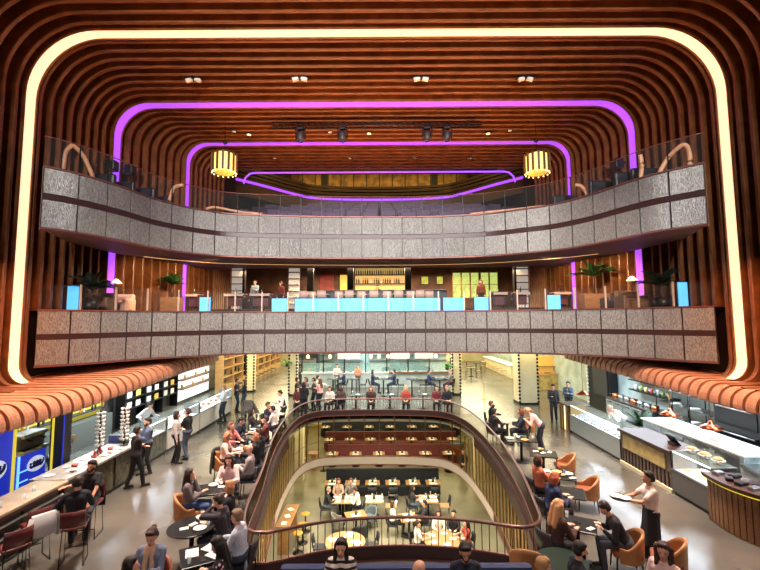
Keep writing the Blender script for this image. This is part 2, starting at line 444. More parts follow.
# ================================================================== hole in the floor, balustrade and hanging screen
RAILPX = [(246, 508), (262, 470), (272, 440), (284, 420), (299, 406), (318, 400.3), (350, 399), (380, 398.7), (415, 399), (443, 400.6), (462, 406.5), (480, 419), (500, 440), (520, 470), (536, 505), (540, 521), (524, 527.5), (490, 523), (460, 519.5), (420, 517.3), (380, 517.5), (330, 521), (290, 528), (262, 533), (246, 528)]
RAILC = resample(catmull([G(x, y, .8) for x, y in RAILPX], 8, True), 160, True)
HC = V((sum(p.x for p in RAILC) / 160, sum(p.y for p in RAILC) / 160, 0))
def ring_pts(n): return resample(RAILC, n, True)
def ring_ribbon(z0, z1, d0, d1, n=160, keep=None):
    P = ring_pts(n); secs = []
    N = len(P)
    for i, p in enumerate(P):
        t = P[(i + 1) % N] - P[i - 1]; t.z = 0; t.normalize(); nn = V((t.y, -t.x, 0))
        if nn.dot(p - HC) < 0: nn = -nn
        secs.append([(p.x + nn.x * d, p.y + nn.y * d, z) for d, z in ((d0, z0), (d1, z0), (d1, z1), (d0, z1))])
    mb = MB(); vs = [q for s in secs for q in s]; fs = []
    for j in range(N):
        if keep and not (keep(P[j]) and keep(P[(j + 1) % N])): continue
        for i in range(4): a = j * 4; b = ((j + 1) % N) * 4; fs.append((a + i, a + (i + 1) % 4, b + (i + 1) % 4, b + i))
    used = sorted({i for f in fs for i in f}); mp_ = {u: k for k, u in enumerate(used)}
    return mb._add([vs[u] for u in used], [[mp_[i] for i in f] for f in fs])
def holed(name, z, rect, mat, d=.06, flip=False):
    P = ring_pts(160); x0, x1, y0, y1 = rect; vs = []; fs = []
    for i, p in enumerate(P):
        dv = (p - HC); dv.z = 0; u = dv.normalized(); q = p + u * d
        tx = ((x1 if u.x > 0 else x0) - HC.x) / u.x if abs(u.x) > 1e-6 else 1e9
        ty = ((y1 if u.y > 0 else y0) - HC.y) / u.y if abs(u.y) > 1e-6 else 1e9
        e = HC + u * min(tx, ty)
        for k in (0, .12, .4, 1): w = q.lerp(e, k); vs.append((w.x, w.y, z))
    # corners
    N = 160
    for i in range(N):
        j = (i + 1) % N
        for k in range(3): fs.append((i * 4 + k, j * 4 + k, j * 4 + k + 1, i * 4 + k + 1))
    mb = MB(); mb._add(vs, fs)
    for cx in (x0, x1):
        for cy in (y0, y1):
            best = None
            for i in range(N):
                a, b = mb.v[i * 4 + 3], mb.v[((i + 1) % N) * 4 + 3]
                ax = abs(a[0] - cx) < 1e-3; bx = abs(b[0] - cx) < 1e-3; ay = abs(a[1] - cy) < 1e-3; by = abs(b[1] - cy) < 1e-3
                if (ax and by and not bx) or (ay and bx and not ax): best = (i * 4 + 3, ((i + 1) % N) * 4 + 3)
            if best: mb.v.append((cx, cy, z)); mb.f.append([best[0], best[1], len(mb.v) - 1]); mb.sm.append(False)
    return struct(mb.build(name, mat))
HALL = (-12.5, 12.5, -5, 50)
holed('floor', 0, HALL, CONC)
holed('ceiling_basement', -.34, HALL, CREAM)
t = thing('atrium_balustrade', 'bronze balustrade curving around the oval opening in the hall floor', 'railing', (HC.x, HC.y, 0))
def tobase(o):
    for v in o.data.vertices: v.co -= V((HC.x, HC.y, 0))
    return o
RAILW = M('plum_bronze_rail', (116, 84, 78), .3, .5)
tobase(MB().path([V((p.x, p.y, .8)) for p in ring_pts(160)], .035, 8, True).build('handrail', RAILW, t))
tobase(ring_ribbon(.0, .24, -.02, .03).build('kick_band', UPST, t))
tobase(MB().path([V((p.x, p.y, .25)) for p in ring_pts(160)], .022, 6, True).build('trim_rail', PINKT, t))
tobase(ring_ribbon(-.03, .015, -.05, .07).build('floor_trim', PINKT, t))
bal = sorted(resample(RAILC, 270, True), key=lambda p: p.y)
for p in bal[:100]: tobase(MB().box((p.x, p.y, .52), (.016, .016, .56)).build('baluster', BRONZE, t))
mb = MB()
for p in bal[100:]: mb.box((p.x, p.y, .52), (.016, .016, .56))
o = tobase(mb.build('baluster', BRONZE, t)); o['kind'] = 'stuff'
t = thing('hanging_screen', 'screen of bronze uprights hanging below the opening down to a pale ring', 'screen', (HC.x, HC.y, -2.4))
def tob(o):
    for v in o.data.vertices: v.co -= V((HC.x, HC.y, -2.4))
    return o
tob(ring_ribbon(-.46, -.04, -.09, .05, keep=lambda p: p.y < 18.2).build('slab_edge', UPST, t))
tob(ring_ribbon(-2.42, -2.06, -.01, .03, keep=lambda p: p.y > 15.5).build('ring_band', M('ring_band_pale', (178, 170, 162), .5), t))
tob(ring_ribbon(-2.42, -2.06, -.005, .025, keep=lambda p: p.y <= 15.7).build('ring_band', BRONZE, t))
tob(MB().path([V((p.x, p.y, -2.04)) for p in ring_pts(160)], .03, 6, True).build('ring_trim', PINKT, t))
tob(MB().path([V((p.x, p.y, -2.44)) for p in ring_pts(160)], .03, 6, True).build('ring_trim', PINKT, t))
tob(MB().path([V((p.x, p.y, -1.25)) for p in ring_pts(160)], .012, 5, True).build('cross_wire', BRONZE, t))
k = 0; last = None; acc = 0.; nsl = 0
for p in ring_pts(400):
    if last is not None: acc += (p - last).length
    last = p
    gap = .76 if p.y > 19.6 else .40
    if acc >= gap and p.y > 8.6 and nsl < 99:
        acc = 0.; nsl += 1
        tob((MB().box((p.x, p.y, -1.06), (.05, .05, 2.0)) if p.y > 19.6 else MB().box((p.x, p.y, -1.26), (.045, .09, 1.6))).build('upright', GOLD if p.y < 19.6 else BRONZE, t))
# ================================================================== basement and hall shells
FB = -4.0
struct(MB().box((0, 18, FB - .1), (25, 46, .2)).build('floor_basement', CONC_B))
for nm, c, d in (('wall_basement_back', (0, 36, -2.2), (25, .2, 3.7)), ('wall_basement_left', (-10.5, 18, -2.2), (.2, 46, 3.7)), ('wall_basement_right', (10.5, 18, -2.2), (.2, 46, 3.7)), ('wall_basement_front', (0, 4, -2.2), (25, .2, 3.7))):
    struct(MB().box(c, d).build(nm, M('basement_wall', (214, 198, 136), .7, noise=(.8, (196, 176, 110)))))
HW = M('hall_wall', (222, 212, 170), .6, noise=(.7, (200, 186, 140)))
struct(MB().box((-12.2, 22, 1.7), (.2, 56, 3.4)).build('wall_stalls_left', M('stall_wall', (150, 146, 134), .6, noise=(1.2, (110, 104, 92)))))
struct(MB().box((12.2, 22, 1.7), (.2, 56, 3.4)).build('wall_stalls_right', M('stall_tile', (186, 200, 196), .4, noise=(1.5, (150, 166, 164)))))
struct(MB().box((0, 49.5, 1.7), (25, .2, 3.4)).build('wall_back', HW))
# upper recess back wall: gilded grid
struct(MB().box((0, 32.2, 12.5), (22, .2, 10)).build('wall_recess', M('recess_wall', (92, 70, 46), .5, noise=(2, (70, 52, 34)))))
# ================================================================== people
class SK:      # bundle of tapered capsules that becomes one skin
    def __init__(s): s.mb = MB()
    def cap(s, a, ra, b, rb, n=10):
        a = V(a); b = V(b); d = b - a; L = d.length
        if L < 1e-5: s.mb.ball(a, ra, n, 8); return s
        d.normalize(); u = d.orthogonal().normalized(); w = d.cross(u); rings = []
        for k in range(1, 4): t = PI / 2 * k / 4; rings.append((a - d * (ra * math.cos(t)), ra * math.sin(t)))
        rings.append((a, ra)); rings.append((b, rb))
        for k in range(3, 0, -1): t = PI / 2 * k / 4; rings.append((b + d * (rb * math.cos(t)), rb * math.sin(t)))
        vs = [a - d * ra]
        for c, r in rings:
            for i in range(n): q = 2 * PI * i / n; vs.append(c + u * (r * math.cos(q)) + w * (r * math.sin(q)))
        vs.append(b + d * rb); L_ = len(vs) - 1; fs = [(0, 1 + (i + 1) % n, 1 + i) for i in range(n)]
        for j in range(len(rings) - 1):
            for i in range(n): o = 1 + j * n; fs.append((o + i, o + (i + 1) % n, o + n + (i + 1) % n, o + n + i))
        o = 1 + (len(rings) - 1) * n; fs += [(o + i, o + (i + 1) % n, L_) for i in range(n)]
        s.mb._add(vs, fs, True); return s
    def ball(s, c, r): s.mb.ball(c, r, 14, 10); return s
PENDING = []
TABS = []; FOLK = []
def rail_dist(x, y):      # signed distance to the balustrade line, positive = outside the opening
    best = 1e9; inside = False; P = RAILC; n = len(P)
    bp = None
    for i in range(n):
        a = P[i]; b = P[(i + 1) % n]
        ax, ay, bx_, by_ = a.x, a.y, b.x, b.y
        if (ay > y) != (by_ > y) and x < (bx_ - ax) * (y - ay) / (by_ - ay) + ax: inside = not inside
        dx, dy = bx_ - ax, by_ - ay; t = max(0, min(1, ((x - ax) * dx + (y - ay) * dy) / (dx * dx + dy * dy + 1e-12)))
        qx, qy = ax + dx * t, ay + dy * t; d = math.hypot(x - qx, y - qy)
        if d < best: best = d; bp = (qx, qy)
    return (-best if inside else best), bp
def clear(x, y, r, tabs=True, folk=.5, own=None):
    for _ in range(40):
        d, q = rail_dist(x, y)
        if d < r:
            ux, uy = (x - q[0], y - q[1]) if d > 0 else (q[0] - x, q[1] - y)
            l = math.hypot(ux, uy) or 1; x = q[0] + ux / l * r; y = q[1] + uy / l * r
        if tabs:
            for tx, ty, hx, hy, rz, rd in TABS:
                c, s_ = math.cos(rz), math.sin(rz); lx = c * (x - tx) + s_ * (y - ty); ly = -s_ * (x - tx) + c * (y - ty)
                if rd:
                    l = math.hypot(lx, ly) or 1e-6
                    if l < hx + .20: lx *= (hx + .20) / l; ly *= (hx + .20) / l
                    else: continue
                else:
                    ox, oy = hx + .20 - abs(lx), hy + .20 - abs(ly)
                    if ox <= 0 or oy <= 0: continue
                    if ox < oy: lx += math.copysign(ox, lx)
                    else: ly += math.copysign(oy, ly)
                x = tx + c * lx - s_ * ly; y = ty + s_ * lx + c * ly
        if folk:
            for fx, fy in FOLK:
                l = math.hypot(x - fx, y - fy)
                if l < folk:
                    l = l or 1e-6; x = fx + (x - fx) / l * folk; y = fy + (y - fy) / l * folk
    return x, y
def skin(name, sk, mat, parent, voxel, smooth=2):
    me = sk.mb.mesh(name, mat); o = bpy.data.objects.new(name, me); COL.objects.link(o); o.parent = parent
    r = o.modifiers.new('r', 'REMESH'); r.mode = 'VOXEL'; r.voxel_size = voxel; r.use_smooth_shade = True
    if smooth:
        q = o.modifiers.new('s', 'SMOOTH'); q.factor = .5; q.iterations = smooth
    PENDING.append(o); return o
def flush():
    if not PENDING: return
    bpy.context.view_layer.update(); dg = bpy.context.evaluated_depsgraph_get()
    for o in PENDING:
        me = bpy.data.meshes.new_from_object(o.evaluated_get(dg)); me.name = o.name
        o.modifiers.clear(); o.data = me
        me.polygons.foreach_set('use_smooth', [True] * len(me.polygons))
    PENDING.clear()
def ik(a, c, l1, l2, pole):
    a = V(a); c = V(c); d = c - a; L = min(d.length, (l1 + l2) * .995); d.normalize(); c = a + d * L
    x = (l1 * l1 - l2 * l2 + L * L) / (2 * L); h = math.sqrt(max(0, l1 * l1 - x * x))
    p = V(pole); p = p - d * p.dot(d); p.normalize()
    return a + d * x + p * h, c
SKINS = [(224, 172, 146), (206, 150, 122), (232, 184, 160), (186, 128, 100)]
def skinmat(i): return M('skin_%d' % i, SKINS[i % 4], .5)
def hand(sk, e, w, side, curl=.5, big=1.):
    d = (w - e).normalized(); up = V((0, 0, 1)); lat = d.cross(up)
    if lat.length < .2: lat = V((1, 0, 0))
    lat.normalize(); nrm = lat.cross(d).normalized()
    if nrm.z > 0: nrm = -nrm           # palm looks down
    c = w + d * .05
    sk.cap(w, .026, c + lat * .016, .024); sk.cap(w, .026, c - lat * .016, .024)
    k = w + d * .085
    for q, ln in ((-.030, .055), (-.010, .070), (.010, .075), (.030, .066)):
        r0 = k + lat * q; r1 = r0 + d * (ln * .55) + nrm * (.02 * curl); r2 = r1 + (d * (1 - curl * .7) + nrm * curl).normalized() * (ln * .55)
        sk.cap(r0 - d * .03, .0105, r1, .0098, 7); sk.cap(r1, .0098, r2, .0085, 7)
    th = lat * (side * -1.)
    if th.dot(V((-side, 0, 0))) < 0: th = -th
    t0 = w + d * .03 + th * .022; t1 = t0 + (d * .7 + th * .7).normalized() * .045; t2 = t1 + (d * .9 + th * .2 + nrm * .3).normalized() * .032
    sk.cap(t0, .014, t1, .0115, 7); sk.cap(t1, .0115, t2, .0095, 7)
def person(label, loc, ang, pose='stand', top=(30, 30, 34), bottom=(34, 36, 44), hair=(40, 28, 22), skinc=0, hs='short', sleeve='long', arms=('down', 'down'), seat=.46, lean=0., turn=0., nod=0., z0=0., scale=1., near=False, shoes=(24, 22, 22), skirt=None, beard=False, cap=None, name='person', legs=None, vest=None, group=None, scarf=None, topmat=None):
    """local frame: +Y is where the person faces"""
    if z0 == 0.:
        if pose == 'sit': loc = clear(loc[0], loc[1], .36, True, .52)
        else: loc = clear(loc[0], loc[1], .4, False, .5)
        FOLK.append((loc[0], loc[1]))
    t = thing(name, label, 'person', (loc[0], loc[1], z0), math.radians(ang), group); t.scale = (scale,) * 3
    vx = .011 if near else .0145
    seated = pose in ('sit', 'stool')
    hz = seat + .10 if seated else .93
    P = V((0, 0, hz))
    RL = Matrix.Rotation(math.radians(-lean), 3, 'X')      # lean forward (towards +Y)
    def T(x, y, z): return P + RL @ V((x, y, z))
    B = SK(); C = SK(); Q = SK(); HR = SK(); SH = SK()
    g = .014
    # torso
    for sk, e in ((B, 0), (C, g)):
        sk.cap(T(-.075, -.01, .06), .105 + e, T(.075, -.01, .06), .105 + e)
        for s in (-1, 1):
            sk.cap(T(.07 * s, -.01, .03), .105 + e, T(.055 * s, 0, .20), .098 + e); sk.cap(T(.055 * s, 0, .20), .098 + e, T(.085 * s, .0, .38), .108 + e)
            sk.cap(T(.085 * s, 0, .38), .10 + e, T(.15 * s, -.005, .455), .062 + e); sk.cap(T(0, -.01, .49), .062 + e * .6, T(.15 * s, -.005, .46), .056 + e)
    B.cap(T(0, -.01, .48), .056, T(0, .012, .60), .052)
    # head
    RT = Matrix.Rotation(math.radians(turn), 3, 'Z') @ Matrix.Rotation(math.radians(-nod), 3, 'X')
    HC_ = T(0, .02, .66)
    def Hd(x, y, z): return HC_ + RL @ (RT @ V((x, y, z)))
    B.cap(Hd(0, -.018, .06), .088, Hd(0, -.005, .035), .086); B.cap(Hd(0, .012, .02), .075, Hd(0, .038, -.045), .05)
    B.cap(Hd(0, .088, .015), .011, Hd(0, .10, -.012), .017)          # nose
    B.cap(Hd(-.022, .078, -.05), .012, Hd(.022, .078, -.05), .012)    # lips
    B.cap(Hd(-.03, .07, .045), .014, Hd(.03, .07, .045), .014)        # brow
    for s in (-1, 1): B.cap(Hd(.083 * s, -.005, .025), .014, Hd(.08 * s, .0, -.02), .011)
    # arms
    wr = {}
    for s, a in ((-1, arms[0]), (1, arms[1])):
        sh = T(.175 * s, -.005, .445)
        tgt = {'down': T(.24 * s, .05, -.10), 'table': P + V((.13 * s, .40, .24)), 'lap': P + V((.10 * s, .26, .10)), 'chin': Hd(.04 * s, .10, -.11), 'phone': P + V((.05 * s, .30, .27)),
               'cross': T(-.09 * s, .19, .22), 'tray': P + V((.10 * s, .46, .26)), 'reach': P + V((.16 * s, .52, .20)), 'side': P + V((.42 * s, .22, .22)), 'hip': T(.2 * s, .05, .02), 'bar': P + V((.34 * s, .30, .28)), 'knee': P + V((.13 * s, .36, .02)), 'face': Hd(.06 * s, .11, -.02)}[a] if isinstance(a, str) else P + V(a)
        e, w = ik(sh, tgt, .29, .25, V((.6 * s, -.5, -.7)))
        wr[s] = (e, w)
        B.cap(sh, .050, e, .040); B.cap(e, .040, w, .027); hand(B, e, w, s, .35 if a in ('table', 'lap', 'down') else .6)
        C.cap(T(.16 * s, -.005, .45), .058 + g * .6, sh.lerp(e, .6), .053 + g * .6)
        if sleeve == 'long': C.cap(sh, .055 + g, e, .046 + g * .8); C.cap(e, .046 + g * .8, e.lerp(w, .88), .034 + g * .6)
        elif sleeve == 'elbow': C.cap(sh, .055 + g, e, .048 + g)
    # legs
    for s in (-1, 1):
        hp = P + V((.09 * s, 0, 0))
        if pose == 'sit': kn, an = ik(hp, (.11 * s + (legs or 0) * .1, .40, .085), .44, .44, V((0, .3, 1)))
        elif pose == 'stool': kn, an = ik(hp, (.12 * s, .36, max(.09, hz - .60)), .44, .43, V((.1 * s, .5, 1)))
        else:
            sp = legs if legs is not None else .06
            kn, an = ik(hp, (.095 * s, sp * s * 1.2, .085), .435, .43, V((0, 1, .1)))
        for sk, r0, r1, r2 in ((B, .082, .056, .040), (Q, .096, .070, .055)):
            sk.cap(hp, r0, kn, r1); sk.cap(kn, r1, an.lerp(kn, .0 if sk is B else .06), r2)
        toe = an + V((.02 * s, .15, -.045)); heel = an + V((0, -.035, -.035))
        B.cap(heel, .034, toe, .026)
        SH = SK(); SH.cap(heel + V((0, 0, -.002)), .044, an + V((.01 * s, .07, -.03)), .044); SH.cap(an + V((.01 * s, .07, -.03)), .044, toe, .036)
        skin('shoe', SH, col(shoes, .5), t, .014)
    Q.cap(P + V((-.08, -.01, .03)), .112 + g, P + V((.08, -.01, .03)), .112 + g)
    body = skin('body', B, skinmat(skinc), t, vx)
    skin('top', C, topmat or col(top, .8), t, vx + .002)
    if skirt:
        K = SK(); K.cap(P + V((-.06, .0, .08)), .125, P + V((.06, .0, .08)), .125)
        for s in (-1, 1): K.cap(P + V((.06 * s, .0, .02)), .13, V((.09 * s, .03, .42 if not seated else hz - .05)), .15)
        K.cap(P + V((0, .0, 0)), .13, V((0, .03, .42 if not seated else hz - .05)), .16)
        skin('apron', K, col(skirt, .8), t, vx + .002)
    skin('trousers', Q, col(bottom, .8), t, vx + .002)
    # hair
    if hs != 'bald':
        HR.ball(Hd(0, -.030, .070), .097); HR.cap(Hd(-.028, -.055, .02), .074, Hd(.028, -.055, .02), .074)
        HR.cap(Hd(-.045, .040, .122), .030, Hd(.045, .040, .122), .030)
        if hs in ('long', 'wavy'):
            rr = .05 if hs == 'long' else .06
            for s in (-1, 1):
                HR.cap(Hd(.075 * s, -.02, .05), .04, Hd(.085 * s, -.01, -.08), .036); HR.cap(Hd(.085 * s, -.01, -.08), .036, T(.10 * s, .06, .40), .034)
                HR.cap(Hd(.045 * s, -.07, .02), rr + .01, T(.06 * s, -.10, .36), rr)
                if hs == 'wavy':
                    for q in range(5): HR.ball(Hd(.09 * s, -.03 + .01 * (q % 2), .06 - .05 * q), .045)
        elif hs == 'bun': HR.ball(Hd(0, -.12, .10), .05)
        elif hs == 'pony': HR.cap(Hd(0, -.11, .06), .04, Hd(0, -.15, -.12), .028)
        elif hs == 'bob':
            for s in (-1, 1): HR.cap(Hd(.078 * s, -.025, .05), .042, Hd(.08 * s, -.02, -.07), .04); HR.cap(Hd(.045 * s, -.075, .02), .058, Hd(.045 * s, -.07, -.08), .05)
        skin('hair', HR, col(hair, .6), t, .013)
    if beard:
        K = SK(); K.cap(Hd(-.052, .035, -.03), .03, Hd(0, .062, -.075), .032); K.cap(Hd(.052, .035, -.03), .03, Hd(0, .062, -.075), .032)
        skin('beard', K, col(hair, .8), t, .011)
    if cap:
        K = SK(); K.cap(Hd(0, -.02, .10), .105, Hd(0, -.025, .14), .09); K.cap(Hd(-.1, 0, .09), .03, Hd(.1, 0, .09), .03); K.cap(Hd(0, .08, .085), .03, Hd(0, -.11, .085), .03)
        skin('cap', K, col(cap, .8), t, .014)
    if vest:
        K = SK()
        for s in (-1, 1): K.cap(T(.065 * s, -.005, .04), .125, T(.055 * s, 0, .20), .118); K.cap(T(.055 * s, 0, .2), .118, T(.085 * s, 0, .36), .122)
        skin('waistcoat', K, col(vest, .8), t, .016)
    if scarf:
        K = SK(); K.cap(T(-.06, .02, .50), .05, T(.06, .02, .50), .05); K.cap(T(0, -.05, .52), .045, T(.05, .04, .5), .05)
        for s in (-1, 1): K.cap(T(.05 * s, .07, .46), .045, T(.06 * s, .13, .16), .04)
        skin('scarf', K, col(scarf, .9), t, .014)
    for s in (-1, 1):
        MB().ball(Hd(.031 * s, .084, .022), (.011, .006, .007), 8, 6).build('eye', col((28, 20, 18), .3), body)
    if near or True:
        MB().ball(Hd(0, .091, -.05), (.022, .006, .006), 8, 6).build('mouth', col((150, 70, 66), .5), body)
    t['_hand'] = [list(wr[-1][1]), list(wr[1][1])]
    return t
def seated(label, px, py, ang, zh=1.22, **k):
    seat = k.get('seat', .46); z0 = k.get('z0', 0.)
    k.setdefault('pose', 'sit'); k.setdefault('arms', ('table', 'table'))
    p = G(px, py, z0 + seat + .10 + .68 * math.cos(math.radians(k.get('lean', 0))))
    ln = math.sin(math.radians(k.get('lean', 0))) * .66; a = math.radians(ang)
    return person(label, (p.x + math.sin(a) * ln, p.y - math.cos(a) * ln), ang, **k)
def standing(label, px, py, ang, **k):       # px, py = middle of the head
    sc = k.get('scale', 1.); z0 = k.get('z0', 0.); p = G(px, py, z0 + (.93 + .68 * math.cos(math.radians(k.get('lean', 0)))) * sc)
    ln = math.sin(math.radians(k.get('lean', 0))) * .66; a = math.radians(ang)
    return person(label, (p.x + math.sin(a) * ln, p.y - math.cos(a) * ln), ang, pose='stand', **k)
# ================================================================== furniture prototypes
TAN = M('tan_leather', (176, 122, 74), .45, noise=(5, (160, 106, 62)))
RUST = M('rust_leather', (150, 82, 58), .4, noise=(5, (132, 70, 48)))
BLKW = M('black_table', (26, 25, 26), .25)
NAVY = M('navy_leather', (24, 26, 38), .45)
BURG = M('burgundy_leather', (92, 34, 36), .4)
def tub_chair(label, loc, rz, shell=TAN, cushion=TAN, legm=BLACK, cat='chair', group=None):
    """local +Y = the way the sitter faces"""
    t = thing('tub_chair', label, cat, (loc[0], loc[1], 0), rz, group)
    MB().box((0, .02, .42), (.50, .50, .11), ch=.04).build('seat', cushion, t)
    rows_o = []; rows_i = []
    for z in (.30, .46, .62, .74, .82):
        o = []; i = []
        for k in range(19):
            a = math.radians(-125 + 250 * k / 18) - PI / 2     # open towards +Y
            back = max(0, math.cos(math.radians(-125 + 250 * k / 18)))
            hh = .30 + (z - .30) * (.50 + .50 * back ** .8)
            fl = 1 + .10 * (z - .3)
            o.append((math.cos(a) * .31 * fl, math.sin(a) * .30 * fl, hh)); i.append((math.cos(a) * .265 * fl, math.sin(a) * .255 * fl, hh))
        rows_o.append(o); rows_i.append(i)
    mb = MB(); secs = rows_o + rows_i[::-1] + [rows_o[0]]
    mb.sheet(secs)
    for idx in (0, 18): mb._add([r[idx] for r in rows_o] + [r[idx] for r in rows_i[::-1]], [list(range(10))])
    mb.build('backrest', shell, t)
    for sx in (-1, 1):
        for sy in (-1, 1): MB().tube((.2 * sx, .2 * sy, .37), (.24 * sx, .23 * sy, 0), .02, .013).build('leg', legm, t)
    return t
def plain_chair(label, loc, rz, mat=NAVY, legm=BLACK, z0=0., group=None, frame=None):
    t = thing('dining_chair', label, 'chair', (loc[0], loc[1], z0), rz, group)
    MB().box((0, 0, .45), (.44, .44, .06), ch=.025).build('seat', mat, t)
    rows = []
    for z, y in ((.52, -.205), (.68, -.225), (.86, -.25)): rows.append([(x, y - .05 * (1 - (x / .21) ** 2), z) for x in (-.21, -.14, -.07, 0, .07, .14, .21)])
    b = [[(x, y - .03, z) for x, y, z in r] for r in rows]
    mb = MB(); mb.sheet(rows + b[::-1] + [rows[0]]); mb._add([r[0] for r in rows] + [r[0] for r in b[::-1]], [list(range(6))]); mb._add([r[-1] for r in rows] + [r[-1] for r in b[::-1]], [list(range(6))])
    mb.build('backrest', frame or mat, t)
    for sx in (-1, 1):
        MB().tube((.18 * sx, .18, .43), (.2 * sx, .21, 0), .016, .012).build('leg', legm, t)
        MB().tube((.19 * sx, -.2, .60), (.2 * sx, -.23, 0), .016, .012).build('leg', legm, t)
    return t
def table(label, loc, size=(.7, .7), h=.75, mat=BLKW, round_=False, rz=0., z0=0., legm=BLACK, group=None, four=False):
    if z0 == 0. and h < 1.:
        loc = clear(loc[0], loc[1], max(size) * (1.05 if round_ else .58), False, 0)
        TABS.append((loc[0], loc[1], size[0] / (1 if round_ else 2), (size[-1]) / (1 if round_ else 2), rz, round_))
    t = thing('round_table' if round_ else 'table', label, 'table', (loc[0], loc[1], z0), rz, group)
    if round_: MB().lathe([(size[0] - .02, h - .035), (size[0], h - .02), (size[0], h - .008), (size[0] - .012, h)], n=32).build('tabletop', mat, t)
    else: MB().box((0, 0, h - .018), (size[0], size[1], .036), ch=.008).build('tabletop', mat, t)
    if four:
        for sx in (-1, 1):
            for sy in (-1, 1): MB().box((sx * (size[0] / 2 - .05), sy * (size[1] / 2 - .05), (h - .036) / 2), (.045, .045, h - .036)).build('leg', legm, t)
    else:
        MB().tube((0, 0, .02), (0, 0, h - .036), .045, .045, 12).build('column', legm, t)
        MB().lathe([(.24, 0), (.24, .015), (.06, .035), (.05, .05)], n=20).build('base', legm, t)
    return t
_PL = {}
def small(name, kind, mat):
    """shared little meshes for tableware"""
    key = (kind, mat.name)
    if key not in _PL:
        mb = MB()
        if kind == 'plate': mb.lathe([(.0, .004), (.07, .004), (.12, .018), (.125, .018), (.075, 0), (0, 0)], n=18)
        elif kind == 'glass': mb.lathe([(.0, .006), (.026, .006), (.034, .11), (.037, .11), (.03, 0), (0, 0)], n=12)
        elif kind == 'goblet': mb.lathe([(.033, 0), (.033, .004), (.006, .01), (.006, .09), (.03, .115), (.038, .15), (.03, .2), (.027, .2), (.034, .15), (0, .1)], n=12)
        elif kind == 'bowl': mb.lathe([(0, .008), (.05, .012), (.085, .06), (.09, .06), (.05, 0), (0, 0)], n=16)
        elif kind == 'mat': mb.box((0, 0, .003), (.40, .29, .006))
        elif kind == 'paper': mb.box((0, 0, .004), (.21, .29, .006), rz=.1)
        elif kind == 'bottle': mb.lathe([(.034, 0), (.036, .01), (.036, .17), (.014, .23), (.013, .29), (.015, .30), (0, .30)], n=12)
        elif kind == 'candle': mb.lathe([(.035, 0), (.038, .08), (.033, .08), (.03, .05), (0, .05)], n=12)
        elif kind == 'caddy': mb.box((0, 0, .05), (.12, .09, .1), ch=.01); mb.tube((-.03, 0, .1), (-.03, 0, .19), .022); mb.tube((.03, 0, .1), (.03, 0, .17), .02)
        elif kind == 'napkin': mb.box((0, 0, .008), (.16, .10, .016), ch=.005)
        elif kind == 'phone': mb.box((0, 0, .006), (.075, .15, .01), ch=.004)
        elif kind == 'bread': mb.ball((0, 0, .03), (.08, .05, .032), 12, 8)
        _PL[key] = mb.mesh(name, mat)
    return _PL[key]
def put(name, kind, mat, loc, label, cat, rz=0., group=None, z=0., scale=None):
    o = bpy.data.objects.new(name, small(name, kind, mat)); COL.objects.link(o); o.location = loc; o.rotation_euler.z = rz
    if scale: o.scale = (scale,) * 3
    return tag(o, label, cat, group)
PORC = M('porcelain', (232, 228, 220), .25)
PAPER = M('paper_white', (236, 232, 224), .8)
GLS = M('drinking_glass', (220, 235, 235), .05, alpha=.35)
AMBER = M('amber_drink', (200, 120, 40), .1, alpha=.7)
FOOD = M('food_mix', (170, 96, 56), .7, noise=(30, (220, 190, 130)))
GREENB = M('green_bottle', (30, 60, 36), .15)
def bar_stool(label, loc, rz, mat=BURG, h=.72, z0=0., back=True, group=None, legm=BLACK, wood=False):
    t = thing('bar_stool', label, 'stool', (loc[0], loc[1], z0), rz, group)
    if wood:
        MB().lathe([(.0, h - .05), (.15, h - .05), (.185, h - .03), (.185, h - .01), (.16, h), (0, h)], n=20).build('seat', mat, t)
        MB().tube((0, 0, .02), (0, 0, h - .05), .03).build('column', legm, t)
        MB().lathe([(.2, 0), (.2, .015), (.05, .03)], n=20).build('base', legm, t)
        MB().path([(.16 * math.cos(a * PI / 8), .16 * math.sin(a * PI / 8), .28) for a in range(16)], .01, 6, True).build('foot_ring', legm, t)
        return t
    MB().box((0, 0, h - .03), (.42, .40, .06), ch=.025).build('seat', mat, t)
    if back:
        rows = []
        for z, y in ((h + .02, -.20), (h + .17, -.235), (h + .33, -.26)): rows.append([(x, y - .05 * (1 - (x / .21) ** 2) + .03, z) for x in (-.21, -.14, -.07, 0, .07, .14, .21)])
        b = [[(x, y - .03, z) for x, y, z in r] for r in rows]
        mb = MB(); mb.sheet(rows + b[::-1] + [rows[0]]); mb._add([r[0] for r in rows] + [r[0] for r in b[::-1]], [list(range(6))]); mb._add([r[-1] for r in rows] + [r[-1] for r in b[::-1]], [list(range(6))])
        mb.build('backrest', mat, t)
        for s in (-1, 1): MB().path([(.15 * s, -.17, h - .05), (.16 * s, -.2, h + .02), (.17 * s, -.235, h + .2)], .011).build('back_post', legm, t)
    for s in (-1, 1):          # sled base: one bent rod per side
        MB().path([(.18 * s, .16, h - .06), (.20 * s, .22, .012), (.20 * s, -.22, .012), (.18 * s, -.16, h - .06)], .011).build('leg', legm, t)
    MB().tube((-.195, .205, .22), (.195, .205, .22), .01).build('foot_rail', legm, t)
    return t
# ================================================================== people and tables on the hall floor
def P2(px, py, z=.75): q = G(px, py, z); return (q.x, q.y)
